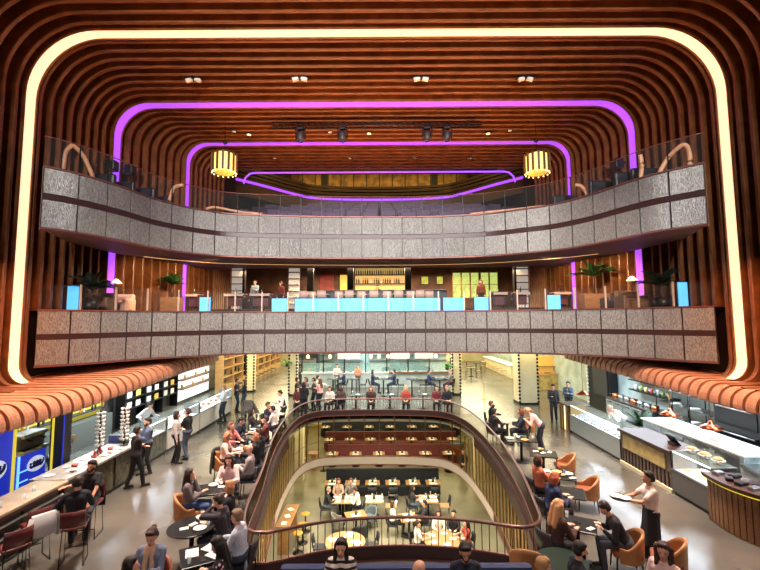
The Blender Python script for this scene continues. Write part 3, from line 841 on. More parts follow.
# --- front row on the blue banquette, looking towards the stage
p1 = G(341, 549, 1.24); p2 = G(465, 550, 1.24)
BLUEV = M('blue_velvet', (28, 44, 92), .7, noise=(6, (22, 36, 78)))
t = thing('banquette', 'long blue velvet banquette with its back to the near end of the balustrade', 'sofa', (.40, 7.15, 0))
MB().box((0, -.32, .30), (4.1, .62, .3), ch=.05).build('seat', BLUEV, t)
MB().box((0, .06, .46), (4.1, .18, .72), ch=.06).build('backrest', BLUEV, t)
MB().box((0, -.3, .075), (4.0, .5, .15)).build('plinth', BLACK, t)
def stripes():
    mt = bpy.data.materials.new('striped_knit'); mt.use_nodes = True; nt = mt.node_tree; b = nt.nodes['Principled BSDF']
    tc = nt.nodes.new('ShaderNodeTexCoord'); wv = nt.nodes.new('ShaderNodeTexWave'); wv.bands_direction = 'Z'; wv.inputs['Scale'].default_value = 3.6
    nt.links.new(tc.outputs['Object'], wv.inputs['Vector']); rp = nt.nodes.new('ShaderNodeValToRGB'); rp.color_ramp.interpolation = 'CONSTANT'
    rp.color_ramp.elements[0].color = lin((44, 34, 36)); rp.color_ramp.elements[1].color = lin((226, 216, 208)); rp.color_ramp.elements[1].position = .42
    nt.links.new(wv.outputs['Fac'], rp.inputs['Fac']); nt.links.new(rp.outputs['Color'], b.inputs['Base Color']); b.inputs['Roughness'].default_value = .85
    return mt
def floral():
    mt = bpy.data.materials.new('floral_print'); mt.use_nodes = True; nt = mt.node_tree; b = nt.nodes['Principled BSDF']
    tc = nt.nodes.new('ShaderNodeTexCoord'); n = nt.nodes.new('ShaderNodeTexVoronoi'); n.inputs['Scale'].default_value = 17
    nt.links.new(tc.outputs['Object'], n.inputs['Vector']); rp = nt.nodes.new('ShaderNodeValToRGB'); rp.color_ramp.interpolation = 'CONSTANT'
    rp.color_ramp.elements[0].color = lin((224, 190, 196)); rp.color_ramp.elements[1].color = lin((34, 30, 44)); rp.color_ramp.elements[1].position = .34
    nt.links.new(n.outputs['Distance'], rp.inputs['Fac']); nt.links.new(rp.outputs['Color'], b.inputs['Base Color']); b.inputs['Roughness'].default_value = .85
    return mt
seated('woman in a striped knit top with long dark hair on the blue banquette', 341, 547, 180, near=True, topmat=stripes(), hs='long', hair=(36, 24, 22), arms=('lap', 'lap'), skinc=0, bottom=(30, 30, 38))
seated('dark-haired man in a navy shirt looking down on the blue banquette', 465, 551, 180, near=True, top=(22, 26, 46), hair=(26, 20, 18), arms=('phone', 'lap'), skinc=1, nod=18, beard=True)
seated('bald person at the bottom edge of the picture by the banquette', 420, 570, 85, near=True, top=(60, 40, 44), hs='bald', skinc=0, lean=5)
seated('fair-haired person at the bottom edge between the balustrade and the tables', 543, 567, -80, near=True, top=(60, 44, 40), hs='short', hair=(168, 128, 82), skinc=2)
# --- bar guests on the left
STOOLS = [(92, 466, 150, 'tattooed'), ]
def bar_person(label, px, py, ang, **k):
    return seated(label, px, py, ang, pose='stool', seat=.74, near=True, **k)
a1 = bar_person('bearded man in a black tee shirt on a stool, elbow on the bar', 92, 466, -168, top=(24, 25, 30), bottom=(46, 50, 62), sleeve='short', beard=True, skinc=1, hair=(30, 22, 20), arms=('knee', (.46, .12, .30)), turn=-10)
a2 = bar_person('man in a dark navy jumper seen from behind on a bar stool', 78, 483, 25, top=(22, 24, 38), bottom=(34, 36, 46), skinc=0, hair=(34, 25, 20), arms=('bar', 'table'), lean=6)
for a, rz, lb in ((a1, -168, 'bar stool under the bearded man in the black tee shirt'), (a2, 25, 'burgundy bar stool under the man in the navy jumper')):
    bar_stool(lb, (a.location.x, a.location.y), math.radians(rz), h=.75)
for px, py, lb in ((36, 522, 'empty burgundy bar stool with a pale jacket over its back'), (14, 544, 'empty burgundy bar stool at the left edge of the picture')):
    q = G(px, py, .75); bar_stool(lb, (q.x, q.y), math.radians(55), h=.75)
q = G(36, 515, .95)
t = thing('jacket', 'pale grey jacket hung over the back of an empty bar stool', 'jacket', (q.x + .16, q.y - .1, .78), math.radians(55))
MB().sheet([[(x, -.21 + y, z) for x in (-.2, -.1, 0, .1, .2)] for y, z in ((.06, -.02), (.04, .22), (.0, .31), (-.05, .29), (-.07, .05), (-.065, -.12))]).build('body', col((186, 186, 190), .9), t)
for s in (-1, 1): MB().path([(s * .2, -.24, .26), (s * .25, -.24, .08), (s * .22, -.25, -.16)], .04, 8).build('sleeve', col((186, 186, 190), .9), t)
q = a1.location
t = thing('jacket', 'black jacket hanging on the stool of the bearded man', 'jacket', (q.x, q.y, .78), math.radians(-168))
MB().sheet([[(x, -.21 + y, z) for x in (-.2, -.1, 0, .1, .2)] for y, z in ((.04, .22), (.0, .34), (-.06, .32), (-.09, .05), (-.085, -.25))]).build('body', col((20, 20, 24), .9), t)
# --- standing on the left
standing('man in black with folded arms talking beside the left counter', 137, 431, -40, near=True, top=(30, 24, 28), bottom=(26, 27, 34), hair=(28, 22, 20), arms=('cross', 'cross'), skinc=1, legs=.16)
standing('bearded man in a blue denim shirt facing the man with folded arms', 148, 422, 150, near=True, top=(96, 112, 142), bottom=(38, 38, 44), hair=(40, 30, 24), arms=('cross', 'phone'), skinc=0, beard=True)
standing('man in a black tee shirt and grey jeans standing at the glass counter', 188, 412, 80, near=True, top=(24, 25, 30), bottom=(86, 92, 112), sleeve='short', hair=(60, 40, 30), arms=('phone', 'phone'), skinc=0)
standing('person in a black and white top beside the man in grey jeans', 180.5, 414, -70, near=True, top=(196, 186, 184), bottom=(24, 24, 30), hair=(34, 26, 24), hs='bob', arms=('cross', 'down'), skinc=2)
standing('man in a pale grey shirt and dark jeans at the far glass counter', 224, 388, 130, top=(206, 206, 202), bottom=(40, 50, 62), hair=(150, 120, 92), arms=('phone', 'down'))
standing('person in a dark coat with brown hair by the menu board', 244.5, 382, 110, top=(38, 38, 46), bottom=(34, 60, 84), hair=(130, 74, 50), hs='bob', arms=('phone', 'down'))
standing('person in black standing behind the far end of the left counter', 237, 381, -90, top=(34, 34, 40), bottom=(30, 50, 70), hair=(40, 30, 26), arms=('down', 'phone'))
# --- left staff
person('cook in white with a cream cap bending over behind the left bar', (-9.35, 12.32), -90, pose='stand', near=True, top=(226, 220, 208), bottom=(40, 40, 44), hair=(60, 44, 34), lean=42, arms=('table', 'table'), cap=(222, 208, 168), nod=20, skinc=1)
standing('cook in a white jacket reaching across behind the left counter', 150, 405, -100, top=(228, 230, 228), bottom=(60, 60, 64), hair=(50, 38, 30), lean=25, arms=('reach', 'side'), skinc=0)
# --- left tables
def tb(label, px, py, **k): q = G(px, py, .75); return table(label, (q.x, q.y), **k)
T1 = tb('near black table strewn with papers by the balustrade corner', 205, 553, size=(.80, .70), rz=.5)
T2 = tb('round black table with plates beside the woman in the scarf', 192, 526, size=(.46,), round_=True)
T3 = tb('square black table between the two long-haired women', 216, 488, size=(.78, .74), rz=.35)
T4 = tb('dark table under the bald man in a grey shirt', 245, 449, size=(.55, .75))
T5 = tb('dark table crowded with plates beside the blonde woman in pink', 254, 431, size=(.6, .8))
T6 = tb('dark table with drinks in front of the man in the navy jumper', 262, 421, size=(.5, .6))
T7 = tb('white-topped table before the waiter in the black waistcoat', 276, 413, size=(.8, .55), mat=WHITE)
seated('woman with a cream scarf over a blue cardigan looking at her phone', 152, 536, 185, near=True, top=(112, 122, 148), bottom=(40, 40, 52), hair=(58, 34, 28), hs='bun', scarf=(222, 186, 158), arms=('phone', 'phone'), nod=18)
seated('dark-haired person at the bottom edge beside the woman in the scarf', 130, 566, -60, near=True, top=(60, 36, 34), bottom=(30, 30, 34), hair=(28, 20, 20), hs='bob')
seated('woman in a floral blouse typing on a phone at the near black table', 219, 545, 95, near=True, topmat=floral(), bottom=(34, 32, 42), hair=(22, 18, 20), hs='long', arms=('phone', 'phone'), nod=12, lean=10)
seated('dark-haired woman in a grey top on a tan chair, hands raised', 193, 474, -75, near=True, top=(108, 98, 104), bottom=(52, 72, 118), hair=(42, 26, 24), hs='long', arms=('chin', 'phone'))
seated('woman in a pale pink blouse with long brown hair behind the square table', 229, 463, 185, near=True, top=(226, 196, 196), bottom=(50, 44, 50), hair=(66, 36, 30), hs='long', arms=('table', 'table'), lean=8)
seated('man resting his face on his hand by the square table', 232.5, 497, 85, near=True, top=(50, 44, 54), bottom=(32, 36, 56), hair=(44, 30, 26), arms=('face', 'table'), lean=10, nod=12)
seated('blonde person in a dark jacket and pale scarf by the left balustrade', 243, 486, 100, near=True, top=(28, 28, 36), bottom=(34, 36, 50), hair=(178, 126, 88), hs='bob', scarf=(206, 206, 208), arms=('table', 'lap'))
seated('fair-haired man in a pale blue shirt beside the balustrade corner', 246, 511, 85, near=True, top=(190, 198, 216), bottom=(58, 66, 88), hair=(136, 112, 88), arms=('table', 'table'), lean=6)
seated('blonde woman in a pink top on the chair with a black coat', 227, 437, -85, near=True, top=(226, 184, 172), bottom=(48, 54, 70), hair=(164, 112, 74), hs='bob', arms=('table', 'table'), lean=6)
seated('person in a salmon jumper behind the blonde woman in pink', 231, 426, -120, top=(190, 116, 108), bottom=(48, 44, 50), hair=(120, 76, 54), hs='bob', arms=('table', 'table'))
seated('blonde woman in black across the table from the woman in pink', 259, 437, 95, near=True, top=(30, 28, 36), bottom=(30, 30, 36), hair=(156, 104, 74), hs='bob', arms=('table', 'table'))
seated('bald man in a grey shirt reading a card beside the balustrade', 268.5, 449, 95, near=True, top=(152, 144, 146), bottom=(60, 56, 62), hs='bald', arms=('phone', 'phone'), nod=14)
seated('man in a navy jumper with cropped dark hair leaning over his table', 243, 421, -100, top=(30, 36, 62), bottom=(36, 38, 48), hair=(26, 22, 24), arms=('table', 'table'), lean=14)
seated('dark-haired woman in a charcoal top between the navy jumpers', 252, 411, -70, top=(54, 48, 54), bottom=(40, 38, 42), hair=(36, 26, 26), hs='long', arms=('table', 'table'))
seated('man in a dark suit at the white-topped table', 268, 405, -110, top=(36, 40, 58), bottom=(36, 38, 46), hair=(96, 62, 46), arms=('table', 'phone'))
seated('person in white with dark hair leaning at the white-topped table', 284, 409, 80, top=(232, 226, 224), bottom=(60, 56, 60), hair=(36, 28, 28), arms=('table', 'face'), lean=8)
standing('waiter in a white shirt and black waistcoat leaning at the far left bend', 292, 393, 120, lean=14, top=(236, 232, 226), bottom=(30, 30, 34), hair=(54, 36, 30), vest=(26, 28, 38), arms=('phone', 'table'))
seated('man in a black jacket at the table of the bald man', 262, 436, 70, top=(28, 28, 34), bottom=(30, 30, 36), hair=(60, 44, 36), arms=('table', 'table'), lean=5)
seated('person in a dark red top nearest the balustrade beyond the bald man', 283, 419, 100, top=(118, 60, 60), bottom=(40, 34, 38), hair=(48, 34, 30), arms=('table', 'table'))
# chairs left
def ch(fn, label, px, py, ang, z=.45, **k): q = G(px, py, z); return fn(label, clear(q.x, q.y, .42, True, .66), math.radians(ang), **k)
def under(fn, label, who, ang, **k):
    return fn(label, (who.location.x, who.location.y), math.radians(ang), **k)
def find(sub):
    for o in COL.objects:
        if o.get('category') == 'person' and sub in o['label']: return o
under(tub_chair, 'tan leather tub chair under the dark-haired woman in grey', find('on a tan chair'), -75)
under(tub_chair, 'brown tub chair under the woman with the cream scarf', find('cream scarf'), 185, shell=RUST, cushion=RUST)
under(tub_chair, 'tub chair with a black coat on its back under the woman in pink', find('blonde woman in a pink top'), -85)
q = find('blonde woman in a pink top').location
t = thing('coat', 'black coat draped over the back of the pink woman\'s chair', 'coat', (q.x, q.y, 0), math.radians(-85))
MB().sheet([[(math.cos(a) * r, math.sin(a) * r, z) for a in [math.radians(-140 + 10 * k) for k in range(11)]] for r, z in ((.29, .70), (.30, .87), (.34, .90), (.38, .82), (.40, .55), (.42, .24))]).build('cloth', col((22, 22, 28), .9), t)
for nm, ang in (('pale pink blouse', 185), ('face on his hand', 85), ('dark jacket and pale scarf', 100), ('pale blue shirt', 85), ('floral blouse', 95), ('salmon jumper', -150), ('blonde woman in black', 95), ('bald man in a grey', 95), ('cropped dark hair', -100), ('charcoal top', -70), ('man in a dark suit at the white', -110), ('person in white with dark', 80), ('black jacket at the table', 70), ('dark red top nearest', 100), ('bottom edge beside the woman in the scarf', -60)):
    w_ = find(nm); under(plain_chair, 'dark dining chair under the ' + w_['label'].replace('the ', '')[:54].rsplit(' ', 1)[0], w_, ang, mat=NAVY)
q = G(217, 414 - 10, .45)
t = thing('pushchair', 'pushchair covered with grey blankets parked by the far left counter', 'pushchair', (G(248, 421, 0).x, G(248, 421, 0).y, 0), 0)
MB().sheet([[(x * (.28 + .04 * k), -.1 + .10 * k - .5 * (k / 5) ** 2 * 0 + .06 * math.cos(x * 3), .98 - .14 * k) for x in (-1, -.6, -.2, .2, .6, 1)] for k in range(6)]).build('blanket', col((168, 160, 152), .9), t)
MB().box((0, .25, .55), (.46, .6, .28), ch=.08).build('seat', col((130, 122, 116), .9), t)
MB().path([(-.24, -.12, .95), (-.24, -.3, 1.02), (.24, -.3, 1.02), (.24, -.12, .95)], .014).build('handle', BLACK, t)
for sx in (-1, 1):
    MB().tube((sx * .24, -.12, .95), (sx * .24, .5, .12), .014).build('frame', BLACK, t)
    for y in (-.15, .5): MB().lathe([(.02, -.02), (.11, -.02), (.12, 0), (.11, .02), (.02, .02)], n=16).build('wheel', BLACK, t)
for o in [c for c in t.children if c.name.startswith('wheel')]: o.rotation_euler = (0, PI / 2, 0)
for i, o in enumerate([c for c in t.children if c.name.startswith('wheel')]): o.location = ((-.27, .27)[i // 2], (-.15, .5)[i % 2], .12)
# --- right side tables, from the stage end backwards
R1 = tb('dark green round table at the bottom edge near the bearded man', 562, 560, size=(.42,), round_=True, mat=M('bottle_green', (22, 44, 36), .3))
R2 = tb('black table with a tablet between the blonde woman and the man in black', 577, 523, size=(.72, .66), rz=-.5)
R3 = tb('bare square black table beside the rust chairs', 568, 492, size=(.72, .68), rz=-.35)
R4 = tb('black table covered with plates beside the person in the blue coat', 558, 474, size=(.85, .7), rz=-.35)
R5 = tb('square black table with napkins by the right balustrade', 543, 453, size=(.78, .72), rz=-.3)
R6 = tb('dark table piled with dishes behind the bending waitress', 521, 439, size=(1.0, .66), rz=-.1)
R7 = tb('round beige table at the far end of the right balustrade', 507, 420, size=(.5,), round_=True, mat=M('beige_top', (176, 164, 140), .35))
seated('woman with wavy blonde hair in a brown top by the balustrade', 557, 506, -70, near=True, top=(70, 42, 34), bottom=(30, 28, 34), hair=(206, 156, 110), hs='wavy', arms=('table', 'table'), lean=10)
seated('man in a black long-sleeved top leaning over the black table', 606, 508, 75, near=True, top=(24, 25, 30), bottom=(70, 72, 84), hair=(44, 30, 26), arms=('table', 'table'), lean=28, nod=8)
seated('bearded man in a dark navy jacket near the bottom edge', 576, 545, -95, near=True, top=(24, 28, 42), bottom=(26, 28, 36), hair=(34, 26, 24), beard=True, arms=('table', 'lap'), lean=8)
seated('woman with tousled brown hair leaning back at the bottom right', 664, 551, 120, near=True, top=(226, 196, 190), bottom=(40, 38, 44), hair=(64, 40, 34), hs='wavy', arms=('lap', 'lap'), turn=20)
standing('waitress in a white shirt and black apron carrying a tray of plates', 649, 478, 80, near=True, top=(228, 208, 198), bottom=(30, 32, 38), skirt=(34, 36, 42), sleeve='short', hair=(34, 26, 24), arms=('tray', 'tray'), skinc=1)
w_ = find('carrying a tray'); a = math.radians(80)
tx, ty = w_.location.x - math.sin(a) * .55, w_.location.y + math.cos(a) * .55
t = thing('tray', 'round dark tray held by the waitress', 'tray', (tx, ty, 1.19)); MB().lathe([(0, 0), (.19, 0), (.21, .03), (.2, .03), (.185, .012), (0, .012)], n=24).build('dish', BLACK, t)
put('plate', 'plate', PORC, (tx - .06, ty + .05, 1.205), 'white plate on the waitress\'s tray, the farther one', 'plate')
put('plate', 'plate', PORC, (tx + .05, ty - .06, 1.21), 'white plate on the waitress\'s tray, the nearer one', 'plate')
put('glass', 'glass', GLS, (tx + .09, ty + .07, 1.205), 'empty glass on the waitress\'s tray', 'glass')
seated('person with ginger hair in a dark blue coat by the right balustrade', 521, 476, -80, near=True, top=(34, 44, 84), bottom=(30, 32, 40), hair=(176, 92, 62), hs='bob', arms=('table', 'table'), lean=12)
seated('man in a dark suit at the round beige table', 491, 404, -110, top=(32, 36, 54), bottom=(36, 38, 48), hair=(100, 64, 50), arms=('table', 'face'))
seated('person in black low behind the far end of the right balustrade', 485, 412, -70, top=(44, 38, 44), bottom=(30, 30, 34), hair=(40, 30, 28), arms=('table', 'table'))
seated('dark-clothed woman with brown hair across the round beige table', 521, 412, 75, top=(40, 42, 58), bottom=(34, 36, 48), hair=(120, 66, 48), hs='bob', arms=('table', 'table'), lean=5)
standing('waitress in a pink shirt and dark trousers bending over a table', 528, 411, 70, top=(226, 176, 170), bottom=(46, 50, 66), hair=(190, 140, 110), hs='pony', lean=42, arms=('reach', 'down'), nod=10)
standing('waiter in dark grey standing in the right aisle', 553, 387, 150, top=(58, 60, 66), bottom=(46, 48, 54), hair=(60, 50, 44), arms=('down', 'phone'), legs=.03)
seated('person with orange sleeves half hidden behind the right balustrade', 513, 459, -80, top=(196, 110, 80), bottom=(40, 36, 40), hair=(70, 44, 36), hs='bob', arms=('table', 'table'))
for nm, ang in (('wavy blonde', -70), ('dark navy jacket near', -95), ('ginger hair', -80), ('round beige table', -110), ('low behind the far end', -70), ('dark-clothed woman', 75), ('orange sleeves', -80)):
    w_ = find(nm); under(plain_chair, 'dark dining chair under the ' + w_['label'].replace('the ', '')[:54].rsplit(' ', 1)[0], w_, ang, mat=NAVY)
ch(tub_chair, 'tan and rust tub chair at the plate-covered table', 561, 460, 80, z=.6, cushion=RUST)
ch(tub_chair, 'tan and rust tub chair beside the bare black table', 586, 484, 75, z=.6, cushion=RUST)
under(tub_chair, 'rust tub chair under the man leaning over the table', find('leaning over the black'), 75, cushion=RUST)
ch(tub_chair, 'rust tub chair behind the apron of the waitress', 646, 538, 60, z=.6, cushion=RUST)
under(tub_chair, 'tan tub chair under the woman with tousled hair', find('tousled'), 120, cushion=RUST)
ch(tub_chair, 'tan tub chair in front of the bending waitress', 527, 425, 120, z=.55, cushion=RUST)
ch(tub_chair, 'beige woven tub chair at the bottom edge left of the green table', 545, 556, -20, z=.7, shell=TAN)
# --- things on those tables
def on(T, items, where):
    h = .752; c = math.cos(T.rotation_euler.z); s = math.sin(T.rotation_euler.z)
    for kind, mat, x, y, rz, lb in items:
        nm = {'mat': 'place_mat', 'paper': 'paper', 'goblet': 'wine_glass', 'bread': 'bread_roll', 'caddy': 'condiment_caddy'}.get(kind, kind)
        put(nm, kind, mat, (T.location.x + c * x - s * y, T.location.y + s * x + c * y, T.location.z + h), lb + ' ' + where, nm.replace('_', ' '), rz)
on(T1, [('paper', PAPER, -.2, .1, .3, 'white menu sheet lying left'), ('paper', PAPER, .12, .16, -.5, 'white menu sheet lying farther back'), ('paper', PAPER, .15, -.15, 1.0, 'white menu sheet lying nearest'), ('glass', GLS, -.27, -.2, 0, 'water glass'), ('phone', BLACK, -.05, -.2, .4, 'black phone')], 'on the near table strewn with papers')
on(T2, [('plate', PORC, .22, .16, 0, 'white plate with crumbs'), ('plate', PORC, .2, -.1, 0, 'second white plate'), ('napkin', PAPER, -.1, -.12, .4, 'folded white napkin'), ('napkin', PAPER, .0, .05, 1.0, 'crumpled white napkin'), ('bowl', PORC, .05, .27, 0, 'small white bowl'), ('glass', GLS, .3, .05, 0, 'empty glass')], 'on the round black table by the scarf')
on(T3, [('glass', GLS, .1, .25, 0, 'water glass'), ('plate', PORC, -.05, .22, 0, 'white plate'), ('napkin', PAPER, .12, .02, .2, 'white napkin'), ('phone', BLACK, -.2, -.05, .6, 'black phone')], 'on the square table between the long-haired women')
on(T4, [('plate', PORC, -.18, .05, 0, 'white plate'), ('goblet', GLS, .1, .15, 0, 'wine glass'), ('candle', AMBER, -.02, -.05, 0, 'amber candle glass'), ('bottle', GREENB, .02, .22, 0, 'green bottle')], 'on the table of the bald man')
on(T5, [('plate', PORC, -.12, .25, 0, 'farther white plate'), ('plate', PORC, .12, .05, 0, 'middle white plate'), ('plate', PORC, -.1, -.2, 0, 'nearer white plate'), ('bowl', PORC, .15, -.28, 0, 'white bowl'), ('goblet', GLS, -.15, .02, 0, 'wine glass'), ('napkin', PAPER, .15, .3, .3, 'paper napkin')], 'on the crowded table by the woman in pink')
on(T6, [('goblet', GLS, .1, .1, 0, 'wine glass'), ('glass', AMBER, -.1, .05, 0, 'amber drink'), ('plate', PORC, .15, -.15, 0, 'white plate')], 'before the man in the navy jumper')
on(T7, [('goblet', GLS, .2, .1, 0, 'wine glass'), ('plate', PORC, -.2, .0, 0, 'white plate'), ('caddy', WHITE, 0, .1, 0, 'white menu stand')], 'on the white-topped table')
on(R2, [('phone', M('tablet_black', (18, 18, 20), .15), 0, .05, .3, 'black tablet'), ('napkin', PAPER, .25, -.15, .5, 'white napkin'), ('glass', GLS, -.2, .2, 0, 'water glass')], 'between the blonde woman and the man in black')
on(R4, [('plate', PORC, -.28, .12, 0, 'first white plate'), ('plate', FOOD, -.02, .15, 0, 'dish of food'), ('plate', PORC, .25, .1, 0, 'third white plate'), ('bowl', PORC, -.1, -.12, 0, 'white bowl'), ('bread', FOOD, .12, -.1, .5, 'bread roll'), ('glass', M('blue_glass', (120, 140, 220), .1, alpha=.5), .16, .02, 0, 'blue glass'), ('napkin', PAPER, .33, -.2, .2, 'white napkin')], 'on the plate-covered table at right')
on(R5, [('napkin', PAPER, -.2, .1, 0, 'left white napkin'), ('napkin', PAPER, .0, .0, .4, 'middle white napkin'), ('napkin', PAPER, .2, .12, .9, 'right white napkin'), ('bowl', FOOD, -.05, .25, 0, 'small bowl')], 'on the square table by the right balustrade')
on(R6, [('plate', PORC, -.35, .05, 0, 'white plate'), ('bowl', PORC, -.1, .1, 0, 'white bowl'), ('plate', FOOD, .1, -.1, 0, 'dish of food'), ('bottle', GREENB, .25, .15, 0, 'green bottle'), ('glass', GLS, .38, 0, 0, 'glass'), ('goblet', GLS, -.2, -.15, 0, 'wine glass')], 'on the table piled with dishes')
on(R7, [('goblet', GLS, .1, .1, 0, 'wine glass'), ('napkin', PAPER, -.15, -.05, 0, 'white napkin')], 'on the round beige table')
# ================================================================== left stalls
STONE = M('bar_stone', (176, 164, 140), .35, noise=(4, (152, 138, 112)))
MOTTLE = M('mottled_glass', (96, 92, 66), .2, .2, noise=(5, (52, 54, 40)))
BLUEL = M('blue_backlit', (30, 50, 190), .4, emit=(36, 60, 220), es=.55, noise=(2, (20, 34, 150)))
BLUEE = M('blue_edge_led', (110, 190, 255), .5, emit=(110, 180, 255), es=1.6)
YLED = M('yellow_backlit', (230, 210, 60), .5, emit=(236, 214, 60), es=.8)
CASE = M('case_grey', (168, 172, 170), .35, .3, noise=(2, (140, 146, 146)))
LITW = M('lit_shelf', (236, 246, 248), .5, emit=(232, 246, 255), es=.85)
def bx(mb, x0, x1, y0, y1, z0, z1, ch=0.): return mb.box(((x0 + x1) / 2, (y0 + y1) / 2, (z0 + z1) / 2), (abs(x1 - x0), abs(y1 - y0), abs(z1 - z0)), ch=ch)
def at0(x, y, z=0): return (x, y, z)
t = thing('bar', 'long stone-topped bar with chrome rails beneath it where the men sit', 'bar', (-7.75, 7.6, 0))
bx(MB(), -.45, .36, -3.1, 2.7, 1.0, 1.06, .012).build('countertop', STONE, t)
bx(MB(), -.40, .12, -3.1, 2.7, 0, 1.0).build('front', M('bar_front', (44, 36, 30), .4), t)
bx(MB(), .30, .37, -3.1, 2.7, .93, 1.0).build('edge', W_DARK, t)
for z, x in ((.74, .22), (.50, .22), (.26, .26)):
    MB().tube((x, -3.1, z), (x, 2.7, z), .026).build('foot_rail', M('pale_rail', (206, 204, 198), .4, .3), t)
for y in (-2.6, -1.2, .2, 1.6): MB().box((.2, y, .5), (.03, .03, .98)).build('bracket', BLACK, t)
t = thing('counter', 'mottled green counter with white top beside the two talking men', 'counter', (-7.9, 11.8, 0))
bx(MB(), -.5, .40, -1.45, 1.5, .98, 1.05, .012).build('countertop', M('worn_marble', (172, 168, 160), .35, noise=(6, (140, 136, 128))), t)
bx(MB(), -.5, .32, -1.45, 1.5, .1, .98).build('front', MOTTLE, t)
bx(MB(), -.5, .28, -1.45, 1.5, 0, .1).build('plinth', BLACK, t)
for y in (-1.4, -.4, .55, 1.45): MB().box((.335, y, .55), (.03, .04, .86)).build('batten', W_DARK, t)
def glass_case(label, x, y0, y1, face, front=CASE, food=True, lit=LITW, name='display_case', h=.80, gh=.45, xd=.9, endm=STEEL):
    """chilled case along Y; face=+1 shows its glass to +x"""
    t = thing(name, label, 'display case', (x, (y0 + y1) / 2, 0)); L = (y1 - y0) / 2; f = face
    bx(MB(), -f * xd, 0, -L, L, .1, h).build('body', front, t)
    bx(MB(), -f * xd, -f * .06, -L, L, 0, .1).build('plinth', BLACK, t)
    bx(MB(), -f * xd * .95, -f * .05, -L + .04, L - .04, h, h + .02).build('deck', lit, t)
    g = MB(); g.box((-f * .03, 0, h + gh / 2), (.012, 2 * L, gh)); g.box((-f * xd * .4, 0, h + gh), (xd * .72, 2 * L, .012)); g.build('glazing', GLASS2, t)
    for s in (-1, 1): MB().box((-f * xd * .4, s * (L - .02), h + gh / 2), (xd * .72, .025, gh)).build('end_frame', endm, t)
    MB().box((-f * .05, 0, h + gh - .02), (.04, 2 * L - .06, .025)).build('tube_lamp', LED_C, t)
    MB().box((0, 0, h + .02), (.03, 2 * L, .04)).build('rail', STEEL, t)
    return t
def fill_case(t, y0, y1, x, z, kinds, where, n, rows=2, dx=.25):
    k = 0
    for r in range(rows):
        for i in range(n):
            kind, m_, lb = kinds[k % len(kinds)]; k += 1
            yy = y0 + (y1 - y0) * (i + .5) / n
            nm = {'bread': 'loaf', 'plate': 'dish', 'bowl': 'bowl', 'napkin': 'package', 'caddy': 'box', 'bottle': 'bottle', 'glass': 'jar'}[kind]
            put(nm, kind, m_, (x + r * dx, yy, z), lb + ' ' + where, nm, RND.random() * 3, group=lb + ' ' + where)
FOODB = M('fish_silver', (150, 170, 190), .3, .2, noise=(20, (220, 230, 236)))
FOODY = M('pastry', (214, 160, 90), .6, noise=(25, (238, 210, 160)))
FOODG = M('salad_green', (90, 130, 50), .7, noise=(25, (190, 200, 120)))
FOODR = M('cured_meat', (150, 50, 40), .5, noise=(20, (200, 120, 100)))
c = glass_case('chilled glass display case behind the couple in black and grey', -7.85, 13.5, 15.8, 1, front=MOTTLE)
fill_case(c, 13.6, 15.7, -8.45, .822, [('plate', FOODR, 'dish of cured meat'), ('bowl', FOODG, 'bowl of salad')], 'in the chilled case behind the couple', 7)
c = glass_case('white lit display case at the middle of the left stalls', -7.85, 15.9, 18.6, 1, front=WHITE)
fill_case(c, 16, 18.5, -8.45, .822, [('plate', FOODY, 'dish of pastry'), ('bread', FOODY, 'round loaf')], 'in the white lit case', 8)
c = glass_case('white lit display case at the far end of the left stalls', -7.85, 18.7, 22.6, 1, front=WHITE)
fill_case(c, 18.8, 22.5, -8.45, .822, [('plate', FOODY, 'dish of pastry'), ('bowl', FOODR, 'bowl of meat')], 'in the far white case', 8)
# things on bar and counter
for i in range(9):
    put('glass', 'glass', GLS, (-7.7 + .14 * (i % 2), 6.3 + i * .42, 1.062), 'clear glass on the stone-topped bar', 'glass', group='glasses on the stone bar')
for i in range(8):
    put('plate', 'plate', PORC, (-8.1 + .34 * (i % 2), 10.6 + i * .31, 1.052), 'white plate on the mottled green counter', 'plate', group='plates on the green counter')
for i in range(6):
    put('bowl', 'bowl', FOODR if i % 2 else PORC, (-7.75 - .2 * (i % 2), 10.9 + i * .36, 1.052), ('red bowl' if i % 2 else 'white bowl') + ' on the mottled green counter', 'bowl', group=('red bowls' if i % 2 else 'white bowls') + ' on the green counter')
for i in range(3):
    put('bottle', 'bottle', col((150, 70, 56), .2), (-7.95, 12.0 + i * .13, 1.052), 'red sauce bottle clustered on the mottled green counter', 'bottle', group='sauce bottles on the green counter', scale=.75)
# cup towers
for px, Y, lb in ((108, 13.0, 'nearer tower of white cups rising from the green counter'), (128, 13.15, 'farther tower of white cups rising from the green counter')):
    pass
for xx, y, lb in ((-8.15, 12.5, 'nearer pole stacked with white cups on the green counter'), (-7.8, 13.1, 'farther pole stacked with white cups on the green counter')):
    t = thing('cup_tower', lb, 'cup rack', (xx, y, 1.05))
    MB().tube((0, 0, 0), (0, 0, 1.2), .025).build('pole', BLACK, t); MB().lathe([(.12, 0), (.12, .015), (.03, .03)], n=16).build('base', BLACK, t)
    for k in range(9):
        m_ = MB()
        for a in range(5): m_.lathe([(.02, 0), (.045, .07), (.04, .07), (0, .01)], (.09 * math.cos(a * 1.256 + k), .09 * math.sin(a * 1.256 + k), .16 + k * .112), 10)
        m_.build('cups', PORC, t)
